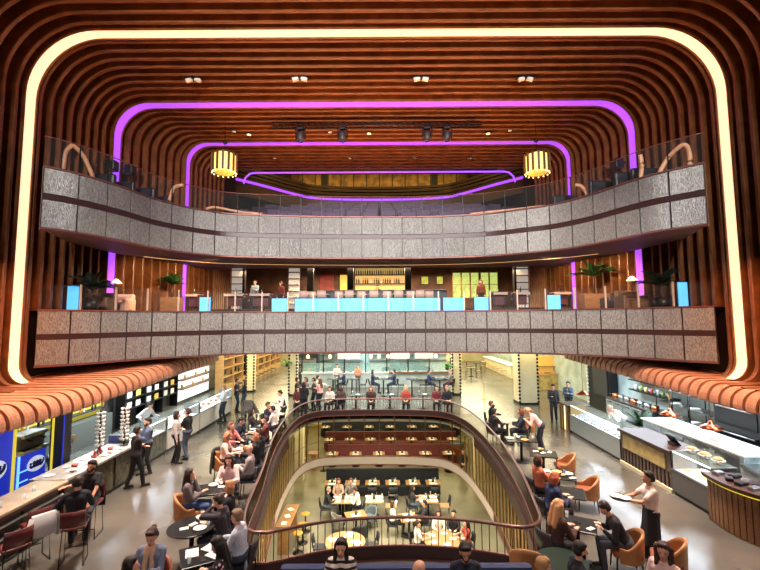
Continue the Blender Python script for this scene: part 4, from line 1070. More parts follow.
# pillar, sign walls, fridge
t = thing('pillar', 'dark square pillar with a blue light edge beside the bending cook', 'pillar', (-8.75, 11.78, 0)); t['kind'] = 'structure'
MB().box((0, 0, 1.36), (.34, .34, 2.72), ch=.01).build('shaft', DGREY, t)
MB().box((.185, -.15, 1.2), (.02, .03, 2.2)).build('light_edge', BLUEL, t)
MB().box((-.08, -.18, 1.36), (.05, .02, 2.7)).build('gold_edge', YLED, t)
def logo(parent, x, y, z, r, mat2, axis='x', s=1):
    """oval badge with a scribbled script line"""
    m_ = MB(); n = 28
    pts = [(0, 1.45 * r * math.cos(2 * PI * k / n), r * math.sin(2 * PI * k / n)) for k in range(n)]
    vs = [(x, y + p[1], z + p[2]) for p in pts] + [(x + .03 * s, y + p[1], z + p[2]) for p in pts]
    m_._add(vs, [list(range(n)), [n + i for i in range(n)]] + [(i, (i + 1) % n, n + (i + 1) % n, n + i) for i in range(n)])
    m_.build('badge', M('badge_white', (230, 236, 246), .5, emit=(226, 236, 255), es=.6), parent)
    q = []
    for k in range(40):
        u = k / 39; q.append((x + .036 * s, y + r * (-1.0 + 2.0 * u) - r * .22 * math.sin(u * 25), z + r * .34 * math.cos(u * 25 + .5)))
    MB().path(q, .035 * r / .2, 5).build('lettering', mat2, parent)
t = thing('sign_wall', 'tall blue backlit wall panel with white oval badges at the left edge', 'sign', (-9.15, 9.55, 0))
bx(MB(), -.12, 0, -1.6, 1.18, .15, 2.55).build('panel', BLUEL, t)
bx(MB(), -.08, .03, 1.18, 1.25, .1, 2.55).build('light_edge', YLED, t)
logo(t, .01, .66, 1.28, .24, M('badge_blue', (40, 60, 170), .5), s=1); logo(t, .01, -.6, 1.9, .2, M('badge_blue', (40, 60, 170), .5))
t = thing('bar_cabinet', 'blue glowing back-bar cabinet with a white oval badge below the coffee machine', 'cabinet', (-9.1, 11.30, 0))
bx(MB(), -.5, 0, -.44, .44, .1, 1.42).build('body', BLUEL, t); bx(MB(), -.45, -.05, -.42, .42, 0, .1).build('plinth', BLACK, t)
bx(MB(), -.5, .02, -.44, .44, 1.42, 1.47).build('countertop', STEEL, t)
bx(MB(), -.02, .02, -.44, -.40, .12, 1.42).build('light_edge', BLUEE, t); bx(MB(), -.02, .02, -.44, .44, .12, .16).build('light_edge', BLUEE, t)
for z in (.5, .75, 1.0): bx(MB(), 0, .015, -.38, -.12, z, z + .03).build('glow_bar', BLUEE, t)
logo(t, .01, .10, 1.1, .19, M('badge_blue', (40, 60, 170), .5))
t = thing('coffee_machine', 'black and chrome espresso machine on the blue cabinet', 'coffee machine', (-9.3, 11.3, 1.47))
bx(MB(), -.2, .2, -.4, .4, .06, .42, .04).build('body', DGREY, t); bx(MB(), -.18, .28, -.38, .38, .36, .46, .02).build('cup_tray', STEEL, t)
bx(MB(), -.2, .3, -.4, .4, 0, .06).build('drip_tray', STEEL, t)
for y in (-.2, .2): MB().tube((.2, y, .3), (.36, y, .27), .018).build('group_handle', BLACK, t)
# back wall shelving of the near left stall
t = thing('bottle_shelf', 'yellow-lit back shelf crowded with bottles behind the left bar', 'shelf', (-11.75, 13.6, 0))
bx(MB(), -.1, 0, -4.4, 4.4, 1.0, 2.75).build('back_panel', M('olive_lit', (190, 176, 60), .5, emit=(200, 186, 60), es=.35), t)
for z in (1.25, 1.75, 2.2): bx(MB(), 0, .32, -4.4, 4.4, z, z + .04).build('shelf_board', DGREY, t)
bx(MB(), 0, .5, -4.4, 4.4, 0, 1.0).build('cupboard', M('cup_grey', (92, 94, 86), .5), t)
for r, z in enumerate((1.29, 1.79, 2.24)):
    for i in range(26):
        m_ = (GREENB, BLACK, PORC, AMBER)[(i * 7 + r) % 4]
        put('bottle', 'bottle', m_, (-11.6 + .1 * (i % 2), 9.5 + i * .33, z), 'bottle on the yellow-lit shelf behind the left bar', 'bottle', group='bottles behind the left bar')
# dark shelving with cards
t = thing('shelving', 'dark wall shelving holding pale framed cards behind the left counters', 'shelf', (-11.3, 21.0, 0))
bx(MB(), -.3, -.2, -2.4, 2.4, .2, 2.7).build('back_panel', DGREY, t)
for z in (.9, 1.35, 1.8, 2.25): bx(MB(), -.2, .2, -2.4, 2.4, z, z + .05).build('shelf_board', BLACK, t)
for y in (-2.4, -.8, .8, 2.35): bx(MB(), -.2, .2, y, y + .05, .2, 2.7).build('divider', BLACK, t)
k = 0
for z in (.95, 1.40, 1.85):
    for y in (-1.9, -1.2, -.3, .4, 1.3, 2.0):
        k += 1
        o = MB().box((0, 0, .13), (.03, .34, .26)).build('framed_card', M('card_yellow', (226, 190, 90), .6) if k % 4 == 0 else PAPER, None, (-11.22, 21.0 + y, z)); tag(o, ('yellow' if k % 4 == 0 else 'white') + ' card standing on the dark shelving of the left stalls', 'card', group=('yellow' if k % 4 == 0 else 'white') + ' cards on the dark shelving')
for i, (y, m_) in enumerate(((19.2, FOODR), (20.0, FOODY), (21.5, FOODR), (22.4, FOODG))):
    put('basket', 'bowl', m_, (-11.1, y, 2.3), 'basket of produce on the top board of the dark shelving', 'basket', group='baskets on the dark shelving', scale=1.8)
t = thing('menu_board', 'black menu board with chalk lines at the far left corner', 'menu board', G(240, 384, 0).to_tuple())
MB().box((0, 0, 1.55), (.95, .06, 1.7)).build('board', BLACK, t)
for s in (-1, 1): MB().box((s * .47, 0, 1.2), (.05, .07, 2.4)).build('post', DGREY, t)
for k in range(7): MB().box((-.03 * (k % 3), -.035, 2.2 - k * .2), (.6 - .1 * (k % 3), .012, .045)).build('chalk_line', PAPER, t)
# shelves with hanging goods far left
t = thing('shelving', 'white lit wall shelving beyond the dark shelves at far left', 'shelf', (-11.4, 26.6, 0))
bx(MB(), -.3, -.2, -2.4, 2.2, .2, 2.9).build('back_panel', LITW, t)
for z in (.9, 1.4, 1.9, 2.4): bx(MB(), -.2, .2, -2.4, 2.2, z, z + .05).build('shelf_board', W_MID, t)
for i in range(12): put('jar', 'glass', FOODY if i % 3 else FOODG, (-11.35, 24.4 + i * .36, .955 + .5 * (i % 4)), 'jar on the white lit shelving at far left', 'jar', group='jars on the white lit shelving', scale=2.)
o = MB().lathe([(.02, .3), (.06, .28), (.32, .02), (.34, 0), (.3, 0), (.05, .22)], n=20).build('pendant_lamp', YLED, None, (-9.6, 17.6, 2.4)); tag(o, 'yellow pendant lamp under the left canopy', 'lamp')
MB().tube((0, 0, .29), (0, 0, .46), .01).build('cord', BLACK, o)
# ================================================================== right stalls
WGR = M('grey_wood', (112, 104, 94), .45, noise=(3, (92, 84, 76)), stretch=(1, 1, 8))
GILT = M('gilt_mottle', (206, 184, 122), .35, .3, noise=(4, (168, 142, 84)))
c = glass_case('steel-fronted display case of fish on ice by the right aisle', 8.05, 14.55, 18.3, -1, front=STEEL, lit=LITW, h=.72, gh=.42, endm=GOLD)
for i in range(22):
    o = MB().ball((0, 0, .04), (.17, .06, .035), 10, 6).tube((-.15, 0, .04), (-.24, 0, .04), .02, .05, 6).build('fish', FOODB, None, (8.35 + .28 * (i % 2), 14.8 + i * .155, .742), RND.uniform(-.5, .5)); tag(o, 'silver fish on ice in the steel-fronted case', 'fish', group='fish on ice')
t = thing('till_counter', 'gold-lit wooden end counter with a till by the standing waiter', 'counter', (8.5, 18.85, 0))
bx(MB(), -.5, .5, -.5, .5, 1.04, 1.1, .01).build('countertop', W_DARK, t); bx(MB(), -.46, .46, -.46, .46, 0, 1.04).build('body', W_MID, t)
for k in range(4): MB().box((-.47, -.36 + k * .24, .52), (.03, .05, 1.0)).build('light_edge', LED_W if k == 1 else GOLD, t)
t = thing('counter', 'dark wooden counter with a gilded panel between the two glass cases', 'counter', (8.15, 13.25, 0))
bx(MB(), -.2, .8, -1.25, 1.25, 1.06, 1.14, .012).build('countertop', W_DARK, t); bx(MB(), -.1, .7, -1.2, 1.2, .08, 1.06).build('body', WGR, t)
bx(MB(), -.13, -.1, -1.0, 1.05, .56, .98).build('gilded_panel', GILT, t); bx(MB(), -.16, -.1, -1.25, 1.25, 0, .1).build('plinth', CREAM, t)
for k in range(14): MB().box((-.115, -1.1 + k * .17, .32), (.03, .04, .42)).build('batten', W_DARK, t)
c = glass_case('pastry display case with cake domes beside the waitress', 8.0, 10.55, 11.95, -1, front=M('case_dark_grey', (96, 96, 96), .4, .3), h=.66, gh=.5)
fill_case(c, 10.65, 11.85, 8.3, .682, [('plate', FOODY, 'plate of pastries'), ('plate', PORC, 'white cake plate')], 'in the pastry case', 5, 2, .28)
for i, y in enumerate((10.85, 11.3, 11.75)):
    t = thing('cake_stand', ('nearest', 'middle', 'farthest')[i] + ' cake stand on top of the pastry case', 'cake stand', (8.45, y, 1.17))
    MB().lathe([(.08, 0), (.02, .02), (.02, .07), (.15, .08), (.15, .09), (0, .09)], n=18).build('stand', PORC, t)
    MB().lathe([(.11, .09), (.11, .13), (.06, .15), (0, .15)], n=18).build('cake', FOODY, t)
    MB().lathe([(.135, .09), (.13, .16), (.08, .22), (.015, .235), (.015, .26), (0, .26)], n=18).build('dome', GLASS2, t)
# curved bar
BP = catmull([V((7.85, 10.5, 0)), V((7.78, 9.8, 0)), V((7.95, 9.2, 0)), V((8.4, 8.7, 0)), V((9.2, 8.3, 0)), V((10.3, 8.1, 0))], 8)
t = thing('bar', 'curved bar faced with lit timber boards at the right edge', 'bar', (8.6, 9.2, 0))
def rb(P, z0, z1, d0, d1):
    o0, o1 = offs(P, d0), offs(P, d1); base = V((8.6, 9.2, 0))
    return MB().strip([[(p.x - base.x, p.y - base.y, z0), (q.x - base.x, q.y - base.y, z0), (q.x - base.x, q.y - base.y, z1), (p.x - base.x, p.y - base.y, z1)] for p, q in zip(o0, o1)])
rb(BP, 1.02, 1.1, -.1, .75).build('countertop', W_DARK, t); rb(BP, .0, 1.02, .06, .6).build('body', W_DARK, t)
rb(BP, .98, 1.015, -.05, -.01).build('light_strip', YLED, t)
Q = resample(BP, 31)
for a, b in zip(Q, Q[1:]):
    mid = (a + b) / 2; ang = math.atan2((b - a).y, (b - a).x); n_ = V((-(b - a).y, (b - a).x, 0)).normalized()
    MB().box((mid.x + n_.x * .03 - 8.6, mid.y + n_.y * .03 - 9.2, .5), ((b - a).length * .82, .05, .96), rz=ang).build('board', W_MID, t)
for i in range(16):
    p = offs(BP, .2 + .25 * (i % 2))[2 + (i * 2)]; 
    o = MB().box((0, 0, .03), (.24, .15, .06), ch=.01).box((0, 0, .065), (.2, .11, .01)).build('serving_tray', BLACK if i % 3 else STEEL, None, (p.x, p.y, 1.1), RND.uniform(-.5, .5) + .5); tag(o, 'small dark tray laid out on the curved bar' if i % 3 else 'small steel tray laid out on the curved bar', 'tray', group='dark trays on the curved bar' if i % 3 else 'steel trays on the curved bar')
# island and back equipment
TILE = M('tile_blue_grey', (130, 150, 152), .3, noise=(8, (176, 190, 190)))
t = thing('island', 'white-topped kitchen island with blue-grey tiled side behind the right counters', 'island', (10.1, 13.6, 0))
bx(MB(), -.55, .55, -2.2, 2.2, 1.12, 1.18, .01).build('countertop', WHITE, t); bx(MB(), -.5, .5, -2.15, 2.15, 0, 1.12).build('body', TILE, t)
for k in range(4): MB().box((-.51, -1.6 + k * 1.05, .6), (.03, .8, .86)).build('drawer_front', STEEL, t)
for y, lb in ((14.7, 'farther'), (12.9, 'nearer')):
    t = thing('copper_lamp', lb + ' copper heat lamp hanging over the white kitchen island', 'lamp', (9.9, y, 1.5))
    MB().lathe([(.30, 0), (.29, .05), (.16, .12), (.07, .17), (.05, .22), (.02, .24), (0, .24)], n=24).build('shade', COPPER, t)
    MB().tube((0, 0, .23), (0, 0, 1.33), .012).build('stem', GOLD, t); MB().lathe([(0, -.0), (.2, .0), (.2, .03), (0, .03)], n=18).build('bulb', LED_W, t)
t = thing('copper_lamp', 'small copper heat lamp over the till by the waiter', 'lamp', (8.7, 18.4, 1.55))
MB().lathe([(.26, 0), (.25, .05), (.14, .11), (.05, .16), (0, .17)], n=24).build('shade', COPPER, t); MB().tube((0, 0, .16), (0, 0, 1.9), .012).build('stem', GOLD, t)
for i, y in enumerate((11.7, 12.3, 13.7, 14.2)):
    put('plate', 'plate', PORC, (10.15, y, 1.182), 'white plate on the kitchen island', 'plate', group='plates on the kitchen island')
t = thing('oven', 'black double oven against the right stall wall', 'oven', (11.75, 13.75, 0))
bx(MB(), -.4, .3, -.9, .9, 0, 2.1, .02).build('body', DGREY, t)
for z in (.55, 1.35): d_ = bx(MB(), -.43, -.4, -.8, .8, z, z + .6).build('door', BLACK, t); MB().tube((-.45, -.7, z + .54), (-.45, .7, z + .54), .03).build('handle', STEEL, d_)
t = thing('shelving', 'steel wire shelving with white trays against the right wall', 'shelf', (11.7, 16.3, 0))
for z in (.4, .9, 1.4, 1.9): bx(MB(), -.3, .3, -1.4, 1.4, z, z + .04).build('shelf_board', STEEL, t)
for y in (-1.4, -.45, .45, 1.4):
    for x in (-.3, .3): MB().tube((x, y, 0), (x, y, 2.4), .02).build('post', BLACK, t)
for i in range(12): put('tray', 'napkin', PAPER if i % 2 else STEEL, (11.65, 15.2 + .5 * (i % 4 + .4), .945 + .5 * (i // 4)), 'white tray on the steel wire shelving' if i % 2 else 'steel tray on the steel wire shelving', 'tray', group='white trays on wire shelving' if i % 2 else 'steel trays on wire shelving', scale=2.)
t = thing('drawer_rack', 'tall grey rack of steel drawers at the right edge behind the curved bar', 'rack', (11.4, 11.2, 0))
for k in range(5): bx(MB(), -.5, .45, -.8, .8, .75 + k * .28, .98 + k * .28, .015).build('drawer', M('rack_grey', (104, 104, 104), .4, .5), t)
bx(MB(), -.45, .45, -.75, .75, 0, .75).build('base', DGREY, t)
t = thing('hoop_rail', 'white steel hoop rail along the sink behind the curved bar', 'rail', (9.9, 10.6, .95))
for k in range(6): MB().path([(0, -.7 + k * .24 - .1, 0), (0, -.7 + k * .24 - .1, .22), (0, -.7 + k * .24, .32), (0, -.7 + k * .24 + .1, .22), (0, -.7 + k * .24 + .1, 0)], .012).build('hoop', WHITE, t)
MB().tube((0, -.85, .22), (0, .75, .22), .014).build('bar', WHITE, t)
t = thing('work_bench', 'steel work bench with sink inside the curved bar', 'bench', (10.0, 10.4, 0))
bx(MB(), -.5, .5, -1.2, 1.1, .88, .95).build('worktop', STEEL, t); bx(MB(), -.45, .45, -1.15, 1.05, 0, .88).build('cabinet', CASE, t)
t = thing('coffee_grinder', 'black sloped till screen on the gilded counter', 'till', (8.5, 12.55, 1.14))
MB().box((0, 0, .14), (.30, .36, .03), ry=.9).build('screen', BLACK, t); bx(MB(), -.1, .1, -.1, .1, 0, .1).build('base', DGREY, t); t.name = 'till'
standing('baker in white bending over behind the steel-fronted fish case', 611, 408, 88, top=(240, 240, 236), bottom=(120, 124, 128), hair=(170, 150, 130), lean=50, arms=('reach', 'reach'), nod=20)
standing('staff member in grey at the till under the small copper lamp', 568, 384, 150, top=(90, 100, 116), bottom=(40, 42, 50), hair=(70, 50, 40), arms=('phone', 'phone'))
t = thing('potted_palm', 'leafy potted palm behind the fish case under the right canopy', 'plant', (10.6, 17.6, 0))
MB().lathe([(.2, 0), (.26, .45), (.22, .45), (.2, .4), (0, .4)], n=18).build('pot', DGREY, t)
def fronds(n, L, z, spread, seed=1, droop=.5, w=.06):
    mb = MB(); r = random.Random(seed)
    for i in range(n):
        a = 2 * PI * i / n + r.uniform(-.3, .3); e = r.uniform(.35, 1.2) * spread; Ls = L * r.uniform(.7, 1.1); sp = []
        for k in range(9):
            u = k / 8; rad = Ls * u * math.sin(e); hh = Ls * u * math.cos(e) - droop * Ls * u * u * .6; sp.append(V((rad * math.cos(a), rad * math.sin(a), z + hh)))
        side = V((-math.sin(a), math.cos(a), 0))
        mb.path(sp, .008, 4)
        for k in range(1, 9):
            d = (sp[k] - sp[k - 1]).normalized()
            for s in (-1, 1):
                for off_ in (0, .5):
                    b0 = sp[k - 1].lerp(sp[k], off_); tip = b0 + d * (.16 * L) + side * (s * L * .24 * (1 - .6 * k / 9)) - V((0, 0, .07 * L))
                    wv = d * (w * .35)
                    mb._add([b0 - wv, b0 + wv, tip], [(0, 1, 2)])
    return mb
LEAF = M('palm_leaf', (40, 84, 36), .5, noise=(4, (28, 60, 28)))
LEAFD = M('dark_leaf', (24, 40, 26), .5)
fronds(14, 1.1, .42, 1.0, 4).build('foliage', LEAF, t)

# more equipment along the right stall wall
t = thing('wall_counter', 'steel counter with doors running along the right stall wall', 'counter', (11.7, 15.6, 0))
bx(MB(), -.4, .38, 2.3, 5.9, .88, .93).build('worktop', STEEL, t); bx(MB(), -.36, .38, 2.3, 5.9, 0, .88).build('cabinet', DGREY, t)
for k in range(5): d_ = bx(MB(), -.39, -.36, 2.35 + k * .72, 3.01 + k * .72, .1, .82).build('door', CASE, t); MB().tube((-.41, 2.45 + k * .72, .74), (-.41, 2.91 + k * .72, .74), .015).build('handle', BLACK, d_)
for i in range(7):
    o = MB().lathe([(.14, 0), (.15, .02), (.15, .2), (.13, .2), (.13, .03), (0, .03)], n=16).tube((.15, 0, .15), (.3, 0, .17), .014).build('saucepan', COPPER if i % 3 == 0 else STEEL, None, (11.6, 18.1 + i * .5, .93), 2.5); tag(o, ('copper' if i % 3 == 0 else 'steel') + ' saucepan on the steel wall counter at right', 'saucepan', group=('copper' if i % 3 == 0 else 'steel') + ' saucepans on the wall counter')
t = thing('extractor_hood', 'long dark extractor hood over the ovens at right', 'hood', (11.65, 13.7, 2.2)); bx(MB(), -.5, .4, -1.6, 1.4, .0, .12).build('rim', STEEL, t); bx(MB(), -.3, .4, -1.5, 1.3, .12, .62).build('canopy_body', DGREY, t)
t = thing('fridge', 'black glass-doored fridge beside the oven at right', 'fridge', (11.7, 12.42, 0)); bx(MB(), -.35, .35, -.35, .35, 0, 2.0, .02).build('body', BLACK, t); d_ = bx(MB(), -.38, -.35, -.32, .32, .15, 1.9).build('door', M('fridge_glass', (120, 150, 150), .1, emit=(200, 240, 240), es=.35), t); MB().tube((-.4, -.28, .8), (-.4, -.28, 1.4), .016).build('handle', STEEL, d_)
t = thing('wall_shelf', 'dark wall shelf of jars under the right canopy behind the fish case', 'shelf', (11.9, 18.6, 1.5))
for z in (0, .45): bx(MB(), -.3, .15, -1.4, 1.4, z, z + .05).build('shelf_board', BLACK, t)
for i in range(14): put('jar', 'glass', (FOODY, FOODG, PORC, FOODR)[i % 4], (11.75, 17.4 + (i % 7) * .38, 1.55 + .45 * (i // 7)), 'jar on the dark wall shelf behind the fish case', 'jar', group='jars on the dark wall shelf', scale=2.0)
# ================================================================== middle: far balustrade edge, high tables, kitchen block
def hp(px, py, z=0): q = G(px, py, z); return (q.x, q.y)
# seated row just behind the far balustrade
ROW = [(298, 405, 'person in dark red at the far left bend of the balustrade', (96, 40, 40), (60, 40, 34), 'short', 180, 'bob'),
       (330, 402, 'person in a white top and dark hair behind the far balustrade', (216, 206, 200), (34, 26, 24), 'short', 165, 'bob'),
       (341, 400, 'brown-haired person in a brown jacket with their back to the far balustrade', (74, 50, 44), (70, 46, 36), 'short', 10, 'bob'),
       (371, 398, 'person with auburn hair and a dark top facing the far balustrade', (64, 40, 40), (120, 66, 48), 'short', 180, 'long'),
       (406, 398, 'blonde person in a red top at the middle of the far balustrade', (170, 70, 56), (206, 160, 110), 'short', 175, 'bob'),
       (437, 400, 'person in a maroon jumper near the right end of the far balustrade', (110, 46, 50), (70, 50, 40), 'short', 170, 'short'),
       (447, 398, 'person in a black jacket with grey hair at the right end of the far balustrade', (34, 34, 42), (150, 130, 110), 'short', 190, 'short')]
for px, py, lb, c, h, _, ang, hs in ROW:
    q_ = D(px, py, 22.0)
    q = person(lb, (q_.x * 1.013, 22.35), ang, pose='sit', lean=4, top=c, bottom=(36, 34, 40), hair=h, hs=hs, arms=('lap', 'lap'))
    plain_chair('dark dining chair of the ' + ' '.join(lb.split()[:9]), (q.location.x, q.location.y), math.radians(ang), mat=NAVY)
for px, lb in ((336, 'small dark table between the white top and the brown jacket'), (356, 'small dark table by the auburn-haired person'), (390, 'small dark table left of the blonde in red'), (423, 'small dark table between the red top and the maroon jumper')):
    q = D(px, 404, 23.3); T_ = table(lb, (q.x, q.y), size=(.7, .6))
    put('plate', 'plate', PORC, (q.x + .1, q.y, .752), 'white plate on the ' + lb, 'plate'); put('wine_glass', 'goblet', GLS, (q.x - .2, q.y + .1, .752), 'wine glass on the ' + lb, 'wine glass')
# standing group at left
GRP = [(297, 380, 'man in a black suit at the left of the standing group', (30, 32, 42), (44, 32, 28), 'short', -80), (304, 379.5, 'woman in a grey blouse at the back of the standing group', (150, 130, 128), (70, 46, 38), 'bob', 140), (308, 385, 'person in a black coat with dark hair seen from behind in the standing group', (26, 26, 34), (34, 26, 24), 'bob', 0), (314, 380, 'man in a dark brown jacket in the standing group', (66, 54, 52), (50, 36, 30), 'short', 100), (320, 381, 'woman in a pale pink top at the right of the standing group', (216, 160, 152), (90, 56, 44), 'long', 60)]
for px, py, lb, c, h, hs, ang in GRP: standing(lb, px, py, ang, top=c, bottom=(32, 32, 40), hair=h, hs=hs, arms=('cross', 'phone'))
standing('barman in a white shirt and dark apron beside the standing group', 318, 377.5, -80, top=(240, 236, 228), bottom=(40, 42, 56), skirt=(44, 46, 62), hair=(60, 40, 32), arms=('reach', 'phone'))
# high tables with stools
HT = [(333, 'first high black table from the standing group'), (352, 'high empty black table with bare chairs'), (383.5, 'high black table between two facing men'), (412, 'high black table with empty chairs right of the facing men'), (440, 'high black table of the right-hand pair')]
SP = {}
for px, lb in HT:
    q = G(px, 396, .0); x, y = q.x, q.y
    SP[px] = (x, y); table(lb, (x, y), size=(.75, .7), h=1.08)
    for s in (-1, 1):
        bar_stool(('left' if s < 0 else 'right') + ' stool at the ' + lb, (x + s * .68, y), math.radians(-90 * -s if s > 0 else -90), mat=NAVY, h=.74)
    put('glass', 'glass', GLS, (x + .1, y, 1.082), 'glass on the ' + lb, 'glass')
def hip(px, s, lb, c, h, **k):
    x, y = SP[px]; a = 90 if s > 0 else -90
    person(lb, (x + s * .68, y), a, pose='stool', seat=.74, top=c, bottom=k.pop('bottom', (40, 44, 60)), hair=h, arms=k.pop('arms', ((-.13, .38, .32), (.13, .38, .32))), **k)
hip(333, 1, 'man in a dark blue jacket on the first high stool from the group', (40, 50, 80), (50, 36, 30))
hip(383.5, -1, 'slim person in a dark navy top at the left of the facing pair', (36, 44, 70), (40, 30, 28), hs='bob')
hip(383.5, 1, 'man in a navy shirt at the right of the facing pair', (34, 46, 82), (44, 32, 28))
hip(440, -1, 'man in a blue jumper at the left of the right-hand pair', (44, 60, 98), (50, 36, 30))
hip(440, 1, 'person in a grey jacket with fair hair at the right of the right-hand pair', (128, 124, 128), (190, 160, 120), bottom=(90, 40, 44))
# kitchen block
STG = M('kitchen_glass', (170, 210, 205), .1, alpha=.35)
t = thing('kitchen_counter', 'long pale kitchen counter with a wooden ledge behind the high tables', 'counter', (-.3, 31, 0))
bx(MB(), -5.4, 5.4, -.5, .5, .98, 1.05).build('countertop', WHITE, t); bx(MB(), -5.35, 5.35, -.42, .45, 0, .98).build('front', M('counter_pale', (196, 206, 206), .35, noise=(1.5, (160, 176, 178))), t)
bx(MB(), .9, 5.6, -.75, -.4, 1.02, 1.10).build('ledge', W_MID, t); bx(MB(), 2.6, 5.4, -.72, -.52, .5, .56).build('foot_rail', W_DARK, t)
for i in range(7): MB().box((-4.6 + i * 1.53, -.3, 1.42), (1.4, .02, .6)).build('glass_screen', STG, t)
for i in range(8): MB().box((-5.36 + i * 1.53, -.3, 1.75), (.07, .07, 1.4)).build('post', BLACK, t)
MB().box((0, -.3, 2.42), (10.8, .3, .06)).build('overshelf', DGREY, t)
for i in range(24): put('jar' if i % 2 else 'bowl', 'glass' if i % 2 else 'bowl', (FOODY, FOODR, PORC, GREENB)[i % 4], (-5.5 + i * .45, 30.75, 2.45), ('jar' if i % 2 else 'bowl') + ' on the dark shelf over the kitchen counter', 'jar' if i % 2 else 'bowl', group=('jars' if i % 2 else 'bowls') + ' over the kitchen counter', scale=1.5)
for i in range(18): put('dish', 'plate' if i % 3 else 'caddy', (FOODY, DGREY, PORC, FOODR)[i % 4], (-5.2 + i * .6, 31.1, 1.05), 'dish set out on the long kitchen counter', 'dish', group='dishes on the kitchen counter', scale=1.4)
for i, x in enumerate((-3.6, 1.2, 3.6)):
    o = thing('cooker', ('left', 'middle', 'right')[i] + ' dark cooking range against the bright kitchen wall', 'cooker', (x - .3, 34.7, 0)); bx(MB(), -.7, .7, -.4, .4, 0, .95, .01).build('body', DGREY, o); bx(MB(), -.75, .75, -.35, .3, 2.15, 2.75).build('hood', STEEL, o); d_ = bx(MB(), -.55, .55, -.43, -.4, .2, .7).build('door', BLACK, o); MB().tube((-.5, -.45, .66), (.5, -.45, .66), .02).build('handle', STEEL, d_); MB().box((0, .32, 1.9), (.3, .1, 2.2)).build('flue', STEEL, o)
t = thing('kitchen_wall', 'bright back wall of the central kitchen with shelves and hatches', 'wall unit', (-.3, 35.4, 0)); t['kind'] = 'structure'
bx(MB(), -5.9, 5.8, 0, .2, 0, 3.4).build('panel', M('kitchen_tile', (206, 222, 218), .3, noise=(1.2, (150, 176, 176))), t)
for i, x in enumerate((-4.6, -2.2, .3, 2.7, 4.9)):
    bx(MB(), x - .95, x + .95, -.35, -.02, 1.9, 1.96).build('shelf_board', STEEL, t); bx(MB(), x - .95, x + .95, -.35, -.02, 1.45, 1.5).build('shelf_board', STEEL, t)
    bx(MB(), x - .8, x + .8, -.06, -.01, .5, 1.3).build('cupboard_door', STEEL if i % 2 else WHITE, t)
for i in range(22):
    k = ('bowl', PORC, 'white bowl') if i % 3 == 0 else ('bottle', AMBER, 'amber bottle') if i % 3 == 1 else ('plate', PORC, 'white plate')
    put(k[0], k[0], k[1], (-5.6 + i * .5, 35.2, 1.965 if i % 2 else 1.505), k[2] + ' on the kitchen wall shelves', k[0], group=k[2] + 's on the kitchen wall shelves', scale=1.5)
# white fascia boards hung above the kitchen
for i, px in enumerate((349, 400, 424)):
    q = D(px, 357, 30.0)
    t = thing('hanging_board', ('left', 'middle', 'right')[i] + ' white board hanging under the ceiling over the kitchen counter', 'board', (q.x, 30, 2.35))
    MB().box((0, 0, 0), ((1.6, 1.35, 1.3)[i], .05, .55)).build('panel', WHITE, t)
    for s in (-1, 1): MB().tube((s * .5, 0, .27), (s * .5, 0, 1.08), .012).build('wire', BLACK, t)
for i, px in enumerate((308, 330, 371, 379, 388, 436, 452)):
    q = D(px, 362, 29.5)
    t = thing('pendant_lamp', ORD[i] + ' of the clear pendant lamps over the kitchen counter', 'lamp', (q.x, 29.5, 2.15))
    MB().lathe([(.0, .0), (.10, .03), (.13, .14), (.07, .24), (.03, .28), (0, .28)], n=14).build('globe', LED_W, t); MB().tube((0, 0, .27), (0, 0, 1.28), .012).build('cord', BLACK, t)
# bulb-edged pillars
for px, py, Y, w_, lb in ((293.5, 391, 27.5, .5, 'white pillar edged with dark bulbs at the left of the central kitchen'), (456, 391, 27.5, .5, 'white pillar edged with bulbs at the right of the central kitchen'), (526, 400, 24.6, 1.05, 'wide white pillar with black scalloped edges in the right corridor'), (591, 384, 30.5, 1.2, 'white pillar with black scalloped edges beyond the waiter'), (251, 386, 29, .5, 'white pillar with dark bulbs in the left corridor')):
    x = D(px, py, Y).x
    t = thing('pillar', lb, 'pillar', (x, Y, 0)); t['kind'] = 'structure'
    MB().box((0, 0, 1.72), (w_, w_, 3.44)).build('shaft', CREAM, t)
    for s in (-1, 1):
        m_ = MB()
        for k in range(17): m_.ball((s * (w_ / 2), -w_ / 2 - .02, .16 + k * .2), (.07, .05, .075), 8, 6)
        m_.build('bulb_edge', BLACK, t)
    MB().box((0, 0, .06), (w_ + .06, w_ + .06, .12)).build('plinth', BLACK, t)
for px, py, lb, sd in ((287, 362, 'green plant on a bracket beside the left bulb-edged pillar', 3), (447, 365, 'green plant on a bracket beside the right bulb-edged pillar', 5)):
    q = D(px, py, 27.0); t = thing('hanging_plant', lb, 'plant', (q.x, 27, q.z - .3)); MB().lathe([(.10, 0), (.14, .2), (.1, .2), (0, .15)], n=14).build('pot', DGREY, t); fronds(12, .5, .2, 1.2, sd, .6, .07).build('foliage', M('bright_leaf', (86, 140, 60), .5), t); MB().box((0, .12, .04), (.06, .3, .04)).build('bracket', BLACK, t)
t = thing('oven', 'stacked grey oven at the left end of the central kitchen', 'oven', (D(303, 380, 32).x, 32.6, 0))
bx(MB(), -1.1, 1.1, -.4, .4, 0, 2.3, .02).build('body', DGREY, t)
for z in (.9, 1.5): d_ = bx(MB(), -.95, .95, -.44, -.4, z, z + .45).build('door', STEEL, t); MB().tube((-.8, -.46, z + .38), (.8, -.46, z + .38), .03).build('handle', BLACK, d_)
standing('cook in a salmon top working behind the kitchen counter', 358, 366.5, 180, top=(226, 128, 100), bottom=(90, 90, 90), hair=(90, 60, 50), arms=('table', 'table'))
standing('cook in white beside the grey oven behind the kitchen counter', 337, 366, 175, top=(214, 206, 200), bottom=(90, 90, 90), hair=(60, 44, 40), arms=('table', 'reach'))
